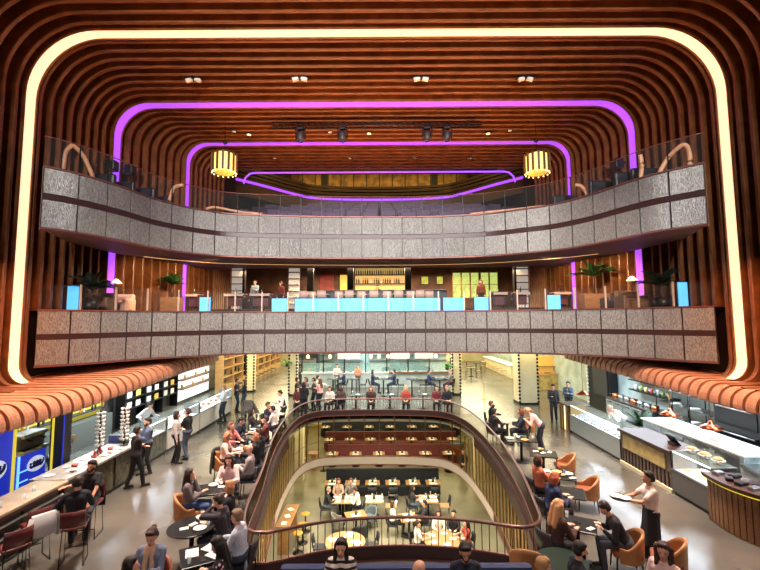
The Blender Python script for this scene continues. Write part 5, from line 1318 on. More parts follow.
# left corridor
t = thing('shelving', 'long pale shelving with hanging goods along the left corridor', 'shelf', (-10.6, 36, 0))
bx(MB(), -.25, .25, -8, 8, 0, .5).build('plinth', W_PALE, t)
for z in (1.0, 1.6, 2.2, 2.8): bx(MB(), -.25, .25, -8, 8, z, z + .05).build('shelf_board', W_PALE, t)
for k in range(9): bx(MB(), -.25, .28, -8 + 2 * k - .04, -8 + 2 * k + .04, 0, 3.0).build('upright', W_PALE, t)
for i in range(30): put('bottle', 'bottle', (GREENB, AMBER, FOODR)[i % 3], (-10.5, 28.4 + i * .52, (1.055, 1.655, 2.255)[i % 3]), ('green bottle', 'amber bottle', 'red bottle')[i % 3] + ' on the pale corridor shelving', 'bottle', group=('green', 'amber', 'red')[i % 3] + ' bottles on the corridor shelving', scale=1.4)
for i in range(8):
    bar_stool('black stool in the row along the left corridor shelving', (-9.5, 29 + i * 1.25), math.radians(90), mat=BLACK, h=.62, back=False, group='stools along the left corridor')
# right corridor: long white counter with stools, gold counters
t = thing('counter', 'long white communal counter in the right corridor', 'counter', (10.95, 39, 0))
bx(MB(), -.45, .45, -4.4, 4.6, .98, 1.06, .02).build('countertop', WHITE, t); bx(MB(), -.3, .4, -4.3, 4.5, 0, .98).build('body', CREAM, t)
cx = t.location.x
for i in range(6): bar_stool('pale wooden stool in front of the long white communal counter', (cx - .75, 35.2 + i * 1.4), math.radians(-90), mat=W_PALE, h=.66, back=False, legm=W_PALE, group='stools at the white communal counter')
t = thing('counter', 'gold-lit food counter piled with produce behind the waiter', 'counter', (D(556, 380, 29).x, 29.5, 0))
bx(MB(), -1.9, 2.4, -.5, .5, .98, 1.05).build('countertop', W_PALE, t); bx(MB(), -1.85, 2.35, -.42, .45, 0, .98).build('front', GILT, t)
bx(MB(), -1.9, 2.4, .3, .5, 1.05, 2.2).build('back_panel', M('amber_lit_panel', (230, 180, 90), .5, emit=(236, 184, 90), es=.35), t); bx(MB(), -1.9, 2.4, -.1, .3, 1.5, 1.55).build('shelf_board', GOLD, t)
for i in range(14): put('bowl', 'bowl', (FOODY, FOODR, FOODG)[i % 3], (t.location.x - 1.7 + i * .29, 29.4 + .15 * (i % 2), 1.05), ('bowl of pastry', 'bowl of meat', 'bowl of salad')[i % 3] + ' on the gold-lit counter', 'bowl', group=('bowls of pastry', 'bowls of meat', 'bowls of salad')[i % 3] + ' on the gold-lit counter', scale=1.3)
for px, py, Y, w_, lb in ((471, 371, 36, .8, 'dark dining table at the left of the right corridor'), (476, 367, 40, .8, 'farther dark dining table in the right corridor')):
    q = D(px, py, Y); table(lb, (q.x, Y), size=(w_, .8))
    for s in (-1, 1): plain_chair(('left' if s < 0 else 'right') + ' wooden chair at the ' + lb, (q.x + s * .65, Y), math.radians(90 * s), mat=W_MID)
o = MB().lathe([(.16, 0), (.16, .015), (.03, .03), (.03, .98), (.05, 1.0), (0, 1.0)], n=16).build('floor_sign', M('wet_floor_yellow', (220, 200, 40), .4), None, (*hp(484, 399), 0)); tag(o, 'yellow caution post standing on the right corridor floor', 'floor sign')
t = thing('hatch_unit', 'dark kitchen hatch with zigzag sides beside the right stalls', 'hatch', (11.62, 22.75, 0), -PI / 2)
bx(MB(), -1.1, 1.1, 0, .4, 0, 3.0).build('surround', BLACK, t); bx(MB(), -.5, .9, -.05, 0, .8, 2.4).build('opening', DGREY, t)
m_ = MB()
for k in range(14): m_.box((-1.1, -.05, .2 + .2 * k), (.14, .06, .14), ry=PI / 4)
m_.build('zigzag_edge', WHITE, t)
# hall back wall doors
for i, x in enumerate((-8.6, 8.2)):
    struct(MB().box((x, 49.3, 1.2), (2.4, .1, 2.4)).build('door_%d' % (i + 1), M('lit_doorway', (236, 214, 150), .5, emit=(240, 216, 150), es=.5)))
# ================================================================== basement dining room
BZ = FB
DOAK = M('basement_oak', (176, 132, 84), .4, noise=(3, (150, 108, 66)), stretch=(1, 8, 1))
CHARC = M('charcoal_upholstery', (34, 38, 46), .6)
MAROON = M('maroon_upholstery', (104, 44, 44), .6)
def bq(label, x0, x1, y, mat, h=1.0):
    t = thing('banquette', label, 'sofa', ((x0 + x1) / 2, y, BZ)); L = (x1 - x0)
    MB().box((0, -.28, .23), (L, .60, .46), ch=.04).build('seat', mat, t); MB().box((0, .06, h / 2), (L, .16, h), ch=.04).build('backrest', mat, t)
    return t
ROWS = [('nearest', [325, 342, 352 - 6, 0], 21.0)]
def bt(label, x, y, sx=.72, sy=.72, n=2, mat=DOAK, rz=0., full=True):
    T_ = table(label, (x, y), size=(sx, sy), z0=BZ, mat=mat, rz=rz); z = BZ + .752
    spots = {1: [(0, 0)], 2: [(0, -.19), (0, .19)], 4: [(-.2, -.2), (.2, -.2), (-.2, .2), (.2, .2)]}[n]
    c, s = math.cos(rz), math.sin(rz)
    for i, (a, b) in enumerate(spots):
        X, Y_ = x + c * a * sx / .72 - s * b, y + s * a * sx / .72 + c * b
        put('place_mat', 'mat', PAPER, (X, Y_, z), ('nearer left', 'nearer right', 'farther left', 'farther right')[i] + ' white place mat on the ' + label if n == 4 else ('nearer' if i == 0 else 'farther') + ' white place mat on the ' + label, 'place mat', rz, scale=.95)
        if full: put('glass', 'glass', GLS, (X + .14, Y_ + .08, z + .007), 'glass on the ' + label, 'glass', group='glasses on the ' + label)
    put('condiment_caddy', 'caddy', M('caddy_dark', (60, 70, 50), .5), (x - .0, y, z + .007), 'condiment caddy on the ' + label, 'caddy')
    return T_
# banquette rows at Y ~ 21.5, 26, 29, 32.5
def row(tag_, y, px0, px1, n, mat, h=1.0, backlit=False):
    x0 = D(px0, 470, y).x; x1 = D(px1, 470, y).x
    bq('%s banquette facing the stage in the basement %s row' % ('charcoal' if mat is CHARC else 'maroon', tag_), x0 - .4, x1 + .4, y + .45, mat, h)
    for i in range(n):
        x = x0 + (x1 - x0) * i / (n - 1)
        bt('%s table of the basement %s row' % (ORD[i], tag_), x, y - .35, .72, .62, 2, full=(tag_ == 'first'))
        if tag_ == 'first' and i not in (0, 4): plain_chair('dark chair facing the %s table of the basement first row' % ORD[i], (x, y - .98), 0, z0=BZ, mat=M('pale_seat', (196, 190, 176), .5), frame=CHARC)
row('first', 22.0, 333, 432, 6, CHARC, 1.15)
row('second', 26.6, 333, 448, 6, MAROON, 1.05)
row('third', 29.6, 330, 452, 7, MAROON, 1.05)
row('fourth', 33.0, 326, 455, 7, CHARC)
# free standing tables
B1 = bt('basement table of the four diners', D(343, 478, 19.7).x, 19.7, .95, .9, 4)
B2 = bt('empty four-place basement table', D(374, 487, 19.7).x, 19.7, .8, .9, 4)
B3 = bt('four-place basement table at right', D(428, 487, 19.7).x, 19.7, .8, .9, 4)
q = G(356, 515, BZ + .75); B4 = bt('square oak basement table with a blue chair', q.x, q.y, .85, .8, 1, rz=.3)
q = G(409, 517, BZ + .75); B5 = bt('dark basement table of the two seated friends', q.x, q.y, .8, .8, 2, rz=.2)
q = G(345, 541, BZ + .75); B6 = table('round oak basement table just under the near balustrade', (q.x, q.y), size=(.75,), round_=True, z0=BZ, mat=DOAK)
for i, (dx, dy) in enumerate(((-.4, .1), (.1, .42), (.42, -.1))): put('place_mat', 'mat', PAPER, (q.x + dx, q.y + dy, BZ + .752), ('left', 'farther', 'right')[i] + ' white place mat on the round oak basement table', 'place mat', .4 + i)
q = G(442, 539, BZ + .75); B7 = table('round basement table crowded with plates under the near balustrade', (q.x, q.y), size=(.7,), round_=True, z0=BZ, mat=DOAK)
for i in range(5): put('plate', 'plate', PORC, (q.x + .42 * math.cos(i * 1.256), q.y + .42 * math.sin(i * 1.256), BZ + .752), 'white plate on the crowded round basement table', 'plate', group='plates on the round basement table')
def bp(label, T_, dx, dy, ang, **k):
    k.setdefault('arms', ('table', 'table'))
    x, y = T_.location.x + dx, T_.location.y + dy
    p = person(label, (x, y), ang, pose='sit', z0=BZ, **k)
    plain_chair('dark chair of the ' + ' '.join(label.split()[:10]), (x, y), math.radians(ang), z0=BZ, mat=CHARC); return p
bp('grey-haired man in a black pullover at the left basement table', B1, -.75, -.2, -80, top=(40, 42, 46), hair=(160, 150, 140), bottom=(96, 104, 116), lean=10)
bp('person in a beige top at the far side of the left basement table', B1, -.28, .80, 180, top=(176, 150, 130), hair=(120, 74, 50), hs='bob')
bp('man in a white shirt at the right of the left basement table', B1, .72, -.2, 85, top=(232, 228, 220), hair=(60, 44, 36), lean=12)
bp('person in a grey jacket behind the man in the white shirt', B1, .30, .80, 170, top=(126, 120, 116), hair=(110, 70, 50))
bp('woman with long dark hair and bare arms at the right basement table', B3, -.72, -.05, -80, top=(60, 62, 64), hair=(30, 24, 24), hs='long', sleeve='short', bottom=(90, 110, 130))
for T_, nm in ((B2, 'empty four-place'), (B3, 'four-place')):
    for s in (-1, 1):
        if s < 0: continue
        plain_chair('pale-seated chair at the ' + nm + ' basement table', (T_.location.x + s * .72, T_.location.y), math.radians(90 * s), z0=BZ, mat=W_PALE, frame=CHARC)
bp('woman in a white top leaning her head on her hand in the basement', B5, -.66, .05, -95, top=(232, 228, 222), hair=(70, 46, 38), hs='bob', arms=('face', 'table'), skinc=1)
bp('man in a black shirt beside the woman in white in the basement', B5, .66, .12, 95, top=(40, 38, 42), hair=(40, 30, 28))
tub_chair('slate blue tub chair behind the square oak basement table', (B4.location.x + .55, B4.location.y + .55), math.radians(140), M('slate_blue', (96, 112, 120), .5), M('slate_blue', (96, 112, 120), .5)).location.z = BZ
tub_chair('grey tub chair left of the square oak basement table', (B4.location.x - .75, B4.location.y + .1), math.radians(-80), M('mid_grey_shell', (120, 118, 110), .5), CHARC).location.z = BZ
tub_chair('dark tub chair in front of the square oak basement table', (B4.location.x + .2, B4.location.y - .8), math.radians(10), CHARC, CHARC).location.z = BZ
plain_chair('black chair left of the round oak basement table', (B6.location.x - .95, B6.location.y + .2), math.radians(-90), z0=BZ, mat=CHARC)
plain_chair('black chair right of the round oak basement table', (B6.location.x + .95, B6.location.y + .3), math.radians(100), z0=BZ, mat=CHARC)
bp('woman in a cream top with dark hair beyond the crowded round table', B7, .0, .95, 180, top=(226, 206, 190), hair=(60, 38, 32), hs='long', skinc=1)
bp('man in a white tee shirt left of the crowded round table', B7, -.9, .1, -90, top=(226, 224, 222), hair=(50, 36, 32), sleeve='short')
bp('woman in a sleeveless top with long hair right of the crowded round table', B7, .95, .15, 95, top=(150, 60, 50), hair=(44, 30, 28), hs='long', sleeve='short')
bp('person in black beyond the crowded round table at its right', B7, .6, .95, 165, top=(30, 30, 34), hair=(34, 28, 26))
# stools and high tables down the left side
ORG = M('orange_seat', (222, 140, 40), .4)
t = thing('high_table', 'long oak high table with white sheets along the left side of the basement', 'table', (*G(288, 515, BZ + 1.05).to_tuple()[:2], BZ))
MB().box((0, 0, 1.03), (.55, 2.0, .05), ch=.01).build('tabletop', DOAK, t)
for y in (-.85, .85): MB().box((0, y, .5), (.4, .08, 1.0)).build('leg', DOAK, t)
hx, hy = t.location.x, t.location.y
for i in range(3): put('paper', 'paper', PAPER, (hx, hy - .7 + .6 * i, BZ + 1.055), ('nearest', 'middle', 'farthest')[i] + ' white sheet on the oak high table in the basement', 'paper', .3 * i)
for i, (dx, dy) in enumerate(((.55, -.75), (.6, -.05), (.55, .85))):
    bar_stool(('nearest', 'middle', 'farthest')[i] + ' orange-topped stool at the oak high table in the basement', (hx + dx, hy + dy), 0, mat=ORG, h=.74, z0=BZ, wood=True)
q = G(311, 458, BZ + 1.0)
t = thing('high_table', 'tall wooden block table between two orange stools at the far left of the basement', 'table', (q.x, q.y + 1.0, BZ)); MB().box((0, 0, .98), (.6, .6, .05)).build('tabletop', DOAK, t); MB().box((0, 0, .48), (.3, .3, .95)).build('column', DOAK, t)
for s in (-1, 1): bar_stool(('left' if s < 0 else 'right') + ' orange-topped stool at the wooden block table in the basement', (t.location.x + s * .6, t.location.y - .15), 0, mat=ORG, h=.74, z0=BZ, wood=True)
t = thing('drum_table', 'red slatted drum table at the right side of the basement', 'table', (D(458, 430, 27).x, 27.0, BZ)); MB().lathe([(.45, 0), (.45, 1.0), (.5, 1.02), (.5, 1.06), (0, 1.06)], n=24).build('drum', M('terracotta_slats', (170, 86, 54), .5), t); MB().lathe([(.52, 1.06), (.52, 1.09), (0, 1.09)], n=24).build('tabletop', M('green_top', (40, 70, 60), .3), t)
bp('dark-haired person in black at the right end of the basement rows', B3, 2.6, 5.2, 170, top=(36, 36, 44), hair=(50, 36, 32), arms=('lap', 'lap'))
t = thing('ashtray_bin', 'low black round stand on the basement floor at right', 'stand', (*G(449.5, 466, BZ + .3).to_tuple()[:2], BZ)); MB().lathe([(.28, 0), (.28, .28), (.3, .3), (0, .3)], n=20).build('drum', BLACK, t)
# columns of the basement
for i, (px, Y) in enumerate(((312, 24), (462, 24))):
    t = thing('pillar', ('left', 'right')[i] + ' cream pillar in the basement beyond the first row', 'pillar', (D(px, 440, Y).x + (-.7 if i == 0 else .9), Y, BZ)); t['kind'] = 'structure'; MB().box((0, 0, 1.83), (.5, .5, 3.66)).build('shaft', CREAM, t)
t = thing('shelving', 'amber-lit bottle wall at the back of the basement', 'shelf', (0, 35.7, BZ))
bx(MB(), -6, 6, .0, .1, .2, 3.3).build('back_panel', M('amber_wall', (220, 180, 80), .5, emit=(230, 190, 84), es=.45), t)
for z in (.9, 1.5, 2.1, 2.7): bx(MB(), -6, 6, -.3, 0, z, z + .05).build('shelf_board', W_DARK, t)
for k in range(9): bx(MB(), -6 + k * 1.5 - .04, -6 + k * 1.5 + .04, -.3, .02, .2, 3.3).build('upright', W_DARK, t)
for i in range(44): put('bottle', 'bottle', (GREENB, BLACK, AMBER)[i % 3], (-5.8 + (i % 22) * .54, 35.55, BZ + (1.555 if i < 22 else 2.155)), ('green', 'black', 'amber')[i % 3] + ' bottle on the amber-lit basement wall', 'bottle', group=('green', 'black', 'amber')[i % 3] + ' bottles on the amber-lit basement wall', scale=1.3)
# ================================================================== first balcony lounge (floor z = 5.12)
LZ = 5.12
LZ2 = 5.37
FASC = LOC
def lx(px, Y, py=290): return D(px, py, Y).x
def fasc_y(x):     # y of the lower fascia at world x
    return min(LOC, key=lambda p: abs(p.x - x)).y
# glass railing posts
P = resample(offs(LOC, .12), 24)
t = thing('glass_railing', 'low glass railing with slim pale posts along the lower balcony edge', 'railing', (0, 18, 5.2))
for p in P[1:-1]: MB().box((p.x, p.y - 18, .42), (.05, .05, .84)).build('post', M('pale_post', (208, 188, 170), .4, .3), t)
Qr = offs(LOC, .12); mb = MB(); mb.sheet([[(p.x, p.y - 18, .05) for p in Qr], [(p.x, p.y - 18, .80) for p in Qr]]); mb.build('glass', GLASS, t)
# blue illuminated panels behind the glass
segs = [(200, 211, 'first'), (272, 287, 'second'), (295, 440, 'third and longest'), (443, 464, 'fourth'), (474, 488, 'fifth'), (547, 560, 'sixth')]
for a, b, lb in segs:
    ym = 320; y0 = fasc_y(lx((a + b) / 2, 18)) + .55
    xa, xb = lx(a, y0), lx(b, y0)
    t = thing('glow_screen', lb + ' glowing blue panel from the left along the lower balcony rail', 'screen', ((xa + xb) / 2, y0, LZ))
    w_ = xb - xa; n = max(1, round(w_ / 1.5))
    MB().box((0, .06, .34), (w_ + .06, .06, .68)).build('housing', DGREY, t)
    for k in range(n): MB().box((-w_ / 2 + (k + .5) * w_ / n, 0, .36), (w_ / n - .015, .03, .60)).build('lit_face', BLUE_S, t)
for px, w_, lb in ((73.5, 11, 'tall blue lit screen by the palm at the left end of the lower balcony'), (682.5, 9, 'tall blue lit screen by the palm at the right end of the lower balcony')):
    y0 = 14.6; x = lx(px, y0); y0 = max(y0, fasc_y(x) + .5); x = lx(px, y0)
    t = thing('glow_screen', lb, 'screen', (x, y0, LZ)); MB().box((0, 0, .50), (w_ * y0 / 420, .05, .86)).build('lit_face', BLUE_S, t); MB().box((0, .03, .5), (w_ * y0 / 420 + .05, .03, .92)).build('frame', DGREY, t); MB().box((0, 0, .03), (.3, .25, .06)).build('base', DGREY, t)
# tables and chairs in the lounge
PINKTOP = M('pale_table_top', (214, 176, 160), .4)
tops = [305, 313.5, 323, 340, 350, 362, 374, 387, 398, 410, 419, 428]
for i, px in enumerate(tops):
    Y = 21.4 if i % 2 else 20.9; x = lx(px, Y)
    Y += .35
    table(ORD[i] + ' of the small tables along the blue-lit lounge rail', (x, Y), size=(.55, .6), z0=LZ2, mat=PINKTOP)
    plain_chair(ORD[i] + ' of the pale-backed chairs along the blue-lit lounge rail', (x, Y - .62), 0, z0=LZ2, mat=NAVY, frame=PINKTOP)
    put('candle', 'candle', LED_W if i % 3 == 0 else AMBER, (x + .1, Y, LZ2 + .752), 'candle glass on the ' + ORD[i] + ' small lounge table', 'candle')
    plain_chair('dark lounge chair behind the ' + ORD[i] + ' small table', (x, Y + .62), PI, z0=LZ2, mat=NAVY)
for i, (a, b, lb) in enumerate(((188, 201, 'pale table nearest the left purple strip'), (226, 246, 'wide pale table left of the blue panels'), (251, 272, 'wide pale table beside the first blue panel'), (491, 506, 'wide pale table right of the blue panels'), (513, 528, 'wide pale table by the white column at right'), (551, 569, 'pale table nearest the right purple strip'))):
    Y = 20.75; x = lx((a + b) / 2, Y); w_ = (b - a) * Y / 420
    tt = table(lb, (x, Y), size=(w_ * .95, .7), z0=LZ2, mat=PINKTOP, four=True)
    MB().box((0, -.33, .68), (w_ * .93, .03, .10)).build('apron', PINKTOP, tt); MB().box((0, .1, .4), (w_ * .75, .3, .5)).build('modesty_panel', BURG, tt)
    for k, dx in enumerate((-.25, .25) if w_ > .93 else (0,)): plain_chair(('left burgundy' if dx < 0 else 'right burgundy' if dx > 0 else 'burgundy') + ' chair at the ' + lb, (x + dx * w_ * 1.0, Y + .66), PI, z0=LZ2, mat=BURG)
    put('vase', 'bottle', GREENB, (x, Y, LZ2 + .752), 'green bottle on the ' + lb, 'bottle')
bqd = thing('banquette', 'dark navy banquette running behind the pale lounge tables', 'sofa', (0, 23.0, LZ2)); MB().box((0, 0, .25), (7.4, .55, .46), ch=.04).build('seat', NAVY, bqd); MB().box((0, .3, .55), (7.4, .14, 1.1), ch=.04).build('backrest', NAVY, bqd)
for px, lb, mm, Y in ((101, 'brown lounge sofa under the left purple light', W_MID, 15.9), (120, 'pale cushioned sofa beside the warm lamp at left', PINKTOP, 16.8), (630, 'brown lounge sofa under the right purple light', W_MID, 16.3), (612, 'dark lounge sofa beside the palm planter at right', DGREY, 17.9)):
    x = lx(px, Y); t = thing('lounge_sofa', lb, 'sofa', (x, Y, LZ)); MB().box((0, -.1, .24), (.9, .7, .42), ch=.06).build('seat', mm, t); MB().box((0, .25, .4), (.9, .2, .75), ch=.06).build('backrest', mm, t)
    for s in (-1, 1): MB().box((s * .45, -.1, .3), (.16, .7, .55), ch=.05).build('armrest', mm, t)
for px, Y, lb in ((116, 17.2, 'small warm table lamp near the left purple light'), (632.5, 17.2, 'small warm table lamp near the right purple light')):
    x = lx(px, Y); t = thing('floor_lamp', lb.replace('table', 'standing'), 'lamp', (x, Y, LZ)); MB().tube((0, 0, 0), (0, 0, 1.25), .015).lathe([(.14, 0), (.14, .02), (.02, .03)], n=14).build('stand', BLACK, t); MB().lathe([(.05, 1.42), (.22, 1.24), (.20, 1.24), (.04, 1.40)], n=18).build('shade', LED_W, t)
# palms
for px, Y, sc, lb, mm, plz, sd in ((51, 14.75, 1.2, 'dark palm at the left end of the lower balcony', LEAFD, .35, 3), (165, 19.0, 1.0, 'small palm in a wooden planter on the left of the lounge', LEAF, .75, 8), (594, 18.2, 1.35, 'bright palm in a wooden planter on the right of the lounge', LEAF, .75, 12), (692, 14.75, 1.2, 'dark palm at the right end of the lower balcony', LEAFD, .35, 6)):
    x = lx(px, Y); xl, xr, _, _ = arch(Y); x = max(xl + .75, min(xr - .75, x))
    t = thing('potted_palm', lb, 'plant', (x, Y, LZ))
    if plz > .5: MB().box((0, 0, .38), (1.1 if px > 300 else .8, .55, .76), ch=.02).build('planter', W_MID, t)
    else: MB().lathe([(.22, 0), (.3, .4), (.26, .4), (0, .35)], n=18).build('pot', BLACK, t)
    st = .65 if plz > .5 else .45
    MB().tube((0, 0, plz), (0, 0, plz + st * sc), .05, .03).build('stem', W_DARK, t)
    fronds(20, .85 * sc, plz + (st - .05) * sc, .95, sd, .6, .08).build('foliage', mm, t)
# back of the lounge
LWALL = M('lounge_wall', (120, 84, 58), .6, noise=(1.5, (84, 56, 42)))
struct(MB().box((0, 28.6, 6.9), (19.5, .2, 3.6)).build('wall_lounge_back', LWALL))
WSLAT = M('lit_wood_slats', (176, 130, 84), .5, noise=(2, (140, 98, 62)), stretch=(9, 1, 1))
for a, b, lb in ((213, 231, 'left'), (529, 546, 'right')):
    Y = 22.5; xa, xb = lx(a, Y), lx(b, Y); t = thing('slat_screen', lb + ' warm-lit timber slat screen beside the white column in the lounge', 'screen', ((xa + xb) / 2, Y, LZ2)); w_ = abs(xb - xa)
    MB().box((0, .06, 1.2), (w_, .03, 2.4)).build('backing', W_DARK, t)
    for k in range(9): MB().box((-w_ / 2 + (k + .5) * w_ / 9, 0, 1.2), (w_ / 14, .06, 2.4)).build('slat', WSLAT, t)
for a, b, lb in ((229, 243, 'left'), (516, 531, 'right')):
    Y = 22.9; xa, xb = lx(a, Y), lx(b, Y); w_ = xb - xa; t = thing('shelf_column', lb + ' lit white shelf column framed in black in the lounge', 'shelf', ((xa + xb) / 2, Y, LZ2))
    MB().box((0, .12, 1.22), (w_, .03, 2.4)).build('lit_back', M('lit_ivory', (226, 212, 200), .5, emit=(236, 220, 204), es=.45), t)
    for k in range(6): MB().box((0, 0, .3 + k * .38), (w_, .25, .035)).build('shelf_board', DGREY, t)
    for s in (-1, 1): MB().box((s * (w_ / 2 + .06), 0, 1.22), (.12, .28, 2.44)).build('upright', BLACK, t)
for px, lb in ((310.5, 'left'), (350.5, 'middle left'), (408, 'middle right')):
    Y = 25.0; t = thing('pillar', lb + ' black pillar in front of the lounge back wall', 'pillar', (lx(px, Y), Y, LZ2)); t['kind'] = 'structure'; MB().box((0, 0, 1.5), (.36, .36, 3.1)).build('shaft', BLACK, t)
# back bar
Y = 28.0; xa, xb = lx(355, Y), lx(405, Y); w_ = xb - xa
t = thing('back_bar', 'gold-lit back bar with two shelves of bottles in the middle of the lounge', 'bar shelf', ((xa + xb) / 2, Y, LZ2))
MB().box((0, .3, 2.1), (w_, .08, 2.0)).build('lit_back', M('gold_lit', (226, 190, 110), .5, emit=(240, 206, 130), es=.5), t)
for z in (1.85, 2.45): MB().box((0, .1, z), (w_, .3, .05)).build('shelf_board', W_DARK, t)
MB().box((0, -.9, .6), (w_ + .6, .5, 1.2)).build('counter', W_DARK, t); MB().box((0, -.95, 1.23), (w_ + .7, .65, .06)).build('countertop', W_PALE, t)
MB().box((0, -1.16, 1.14), (w_ + .6, .02, .05)).build('light_strip', LED_W, t)
for i in range(44):
    mm = (GREENB, AMBER, PORC, BLACK)[(i * 3 + i // 7) % 4]; nm = {GREENB: 'green', AMBER: 'amber', PORC: 'white', BLACK: 'black'}[mm]
    put('bottle', 'bottle', mm, ((xa + xb) / 2 - w_ / 2 + .1 + (w_ - .2) * (i % 22) / 21, Y + .1, LZ2 + (1.875 if i < 22 else 2.475)), nm + ' bottle on the gold-lit back bar', 'bottle', group=nm + ' bottles on the back bar', scale=1.25)
for i, px in enumerate((360, 369, 391, 400)): bar_stool(ORD[i] + ' of the dark stools at the lounge back bar', (lx(px, 26.5), 26.5), 0, mat=NAVY, z0=LZ2)
# left bookshelf, red artwork, lit doorway, framed pictures, green windows
Y = 27.6
xa, xb = lx(288, Y), lx(299, Y); t = thing('shelving', 'pale lit shelf unit holding white boxes left of the lounge bar', 'shelf', ((xa + xb) / 2, Y, LZ2)); w_ = xb - xa
MB().box((0, .2, 1.5), (w_, .04, 2.9)).build('back_panel', M('lit_ivory', (226, 212, 200)), t)
for k in range(6): MB().box((0, 0, .5 + k * .42), (w_, .36, .04)).build('shelf_board', DGREY, t)
for k in range(8): put('box', 'caddy', PORC, (t.location.x - w_ / 2 + .15 + (k % 4) * .17, Y, LZ2 + .52 + .42 * (k // 2)), 'white box on the pale lounge shelf unit', 'box', group='white boxes on the lounge shelf', scale=1.2)
xa, xb = lx(320, 28.4), lx(334, 28.4)
o = MB().box((0, 0, 0), (xb - xa, .05, 1.2)).build('wall_panel', M('red_abstract', (176, 44, 40), .5, noise=(3, (110, 60, 50))), None, ((xa + xb) / 2, 28.44, LZ2 + 2.0)); tag(o, 'red mottled wall panel between the black pillars of the lounge', 'wall panel')
xa, xb = lx(340, 28.4), lx(347, 28.4)
struct(MB().box(((xa + xb) / 2, 28.46, LZ2 + 1.25), (xb - xa, .06, 2.5)).build('door_3', M('amber_doorway', (240, 190, 90), .5, emit=(250, 196, 90), es=.8)))
for px, w_, lb in ((425, .55, 'yellow-green picture left of the pair on the lounge wall'), (440, .5, 'yellow-green picture right of the pair on the lounge wall')):
    t = thing('picture', lb, 'picture', (lx(px, 28.4), 28.44, LZ2 + 2.1)); f_ = MB().box((0, 0, 0), (w_, .05, .6)).build('frame', BLACK, t); MB().box((0, -.03, 0), (w_ - .1, .02, .5)).build('image', M('lit_print', (200, 200, 80), .5, emit=(206, 206, 80), es=.5, noise=(3, (90, 130, 40))), f_)
WG = M('garden_glow', (190, 210, 110), .5, emit=(206, 222, 120), es=.85, noise=(3.5, (40, 80, 20)))
for i, px in enumerate((457, 466, 475, 485, 494)):
    x = lx(px, 28.4); o = thing('window_%d' % (i + 1), 'lit green garden window', 'window', (x, 28.46, LZ2 + 1.75)); o['kind'] = 'structure'
    MB().box((0, 0, 0), (.52, .04, 1.7)).build('pane', WG, o)
    for s in (-1, 1): MB().box((s * .28, -.03, 0), (.05, .06, 1.8)).build('frame', GOLD, o)
    MB().box((0, -.03, .05), (.52, .05, .04)).build('frame', GOLD, o)
def staff(lb, px, Y, ang, **k): return person(lb, (lx(px, Y), Y), ang, z0=LZ2, pose='stand', **k)
staff('person in pale blue behind the wide pale table left of the blue panels', 255, 24.0, 170, top=(150, 176, 206), bottom=(40, 40, 50), hair=(60, 44, 36), arms=('phone', 'down'))
staff('bartender in black in front of the gold-lit back bar', 378, 27.66, 180, top=(30, 28, 30), bottom=(26, 26, 30), hair=(40, 30, 26), arms=('down', 'down'))
staff('person in maroon near the shelf unit left of the lounge bar', 281, 25.0, 150, top=(110, 50, 60), bottom=(40, 36, 40), hair=(50, 36, 30), hs='bob')
staff('guest with brown hair in front of the green windows', 481, 24.5, 160, top=(120, 70, 60), bottom=(40, 36, 40), hair=(110, 66, 44), hs='bob')
for i, (px, Y) in enumerate(((206, 21), (268, 21), (330, 20.5), (420, 20.8), (510, 20.6), (575, 21))):
    pass
# ================================================================== upper balcony (floor z = 9.3)
UZ = 9.3
t = thing('glass_railing', 'glass railing with slim dark posts along the upper balcony edge', 'railing', (0, 18, UZ + .13))
Qr = offs(UPC, .1); ps = resample(Qr, 30)
for p in ps[1:-1]: MB().box((p.x, p.y - 18, .46), (.03, .03, .92)).build('post', BLACK, t)
MB().path([V((p.x, p.y - 18, .93)) for p in Qr], .018, 6).build('handrail', PINKT, t)
MB().sheet([[(p.x, p.y - 18, .03) for p in Qr], [(p.x, p.y - 18, .9) for p in Qr]]).build('glass', GLASS, t)
BEIGE = M('bent_beech', (226, 178, 138), .4, noise=(4, (206, 156, 118)))
def arcrib(label, pts, r=.07):
    t = thing('bench_back', label, 'bench', (pts[0].x, pts[0].y, pts[0].z))
    P_ = [p - pts[0] for p in catmull(pts, 8)]
    MB().path(P_, r, 8).build('bent_frame', BEIGE, t); return t
def up(px, py, Y): return D(px, py, Y)
ARCS = [('tall bent beech arch at the left end of the upper balcony, front leg', [(63, 170, 14.2), (66, 152, 14.2), (73, 145, 14.3)]), ('long bent beech arch curving down at the left end of the upper balcony', [(73, 145, 14.3), (84, 157, 14.6), (93, 177, 14.9)]),
        ('bent beech arch beside the left purple strips on the upper balcony', [(169, 201, 17.4), (174, 188, 17.5), (183, 185, 17.7)]), ('low bent beech bench end left of centre on the upper balcony', [(206, 209, 18.4), (216, 207.5, 18.6), (240, 212, 19.0), (262, 214, 19.2)]),
        ('tall bent beech arch at the right end of the upper balcony', [(658, 176, 14.0), (668, 158, 13.8), (683, 145, 13.4), (689, 152, 13.4), (690, 168, 13.4)]), ('upright bent beech post right of the large purple strip', [(640, 180, 14.6), (642, 166, 14.6), (640, 155, 14.6)]),
        ('bent beech arch beside the right purple strips on the upper balcony', [(575, 185, 17.2), (582, 187, 17.1), (590, 200, 16.9)]), ('low bent beech bench end right of centre on the upper balcony', [(470, 214, 19.2), (510, 210, 18.9), (548, 206, 18.3), (553, 208, 18.2)])]
for lb, pp in ARCS: arcrib(lb, [up(*a) for a in pp], .075 if 'arch' in lb or 'post' in lb else .06)
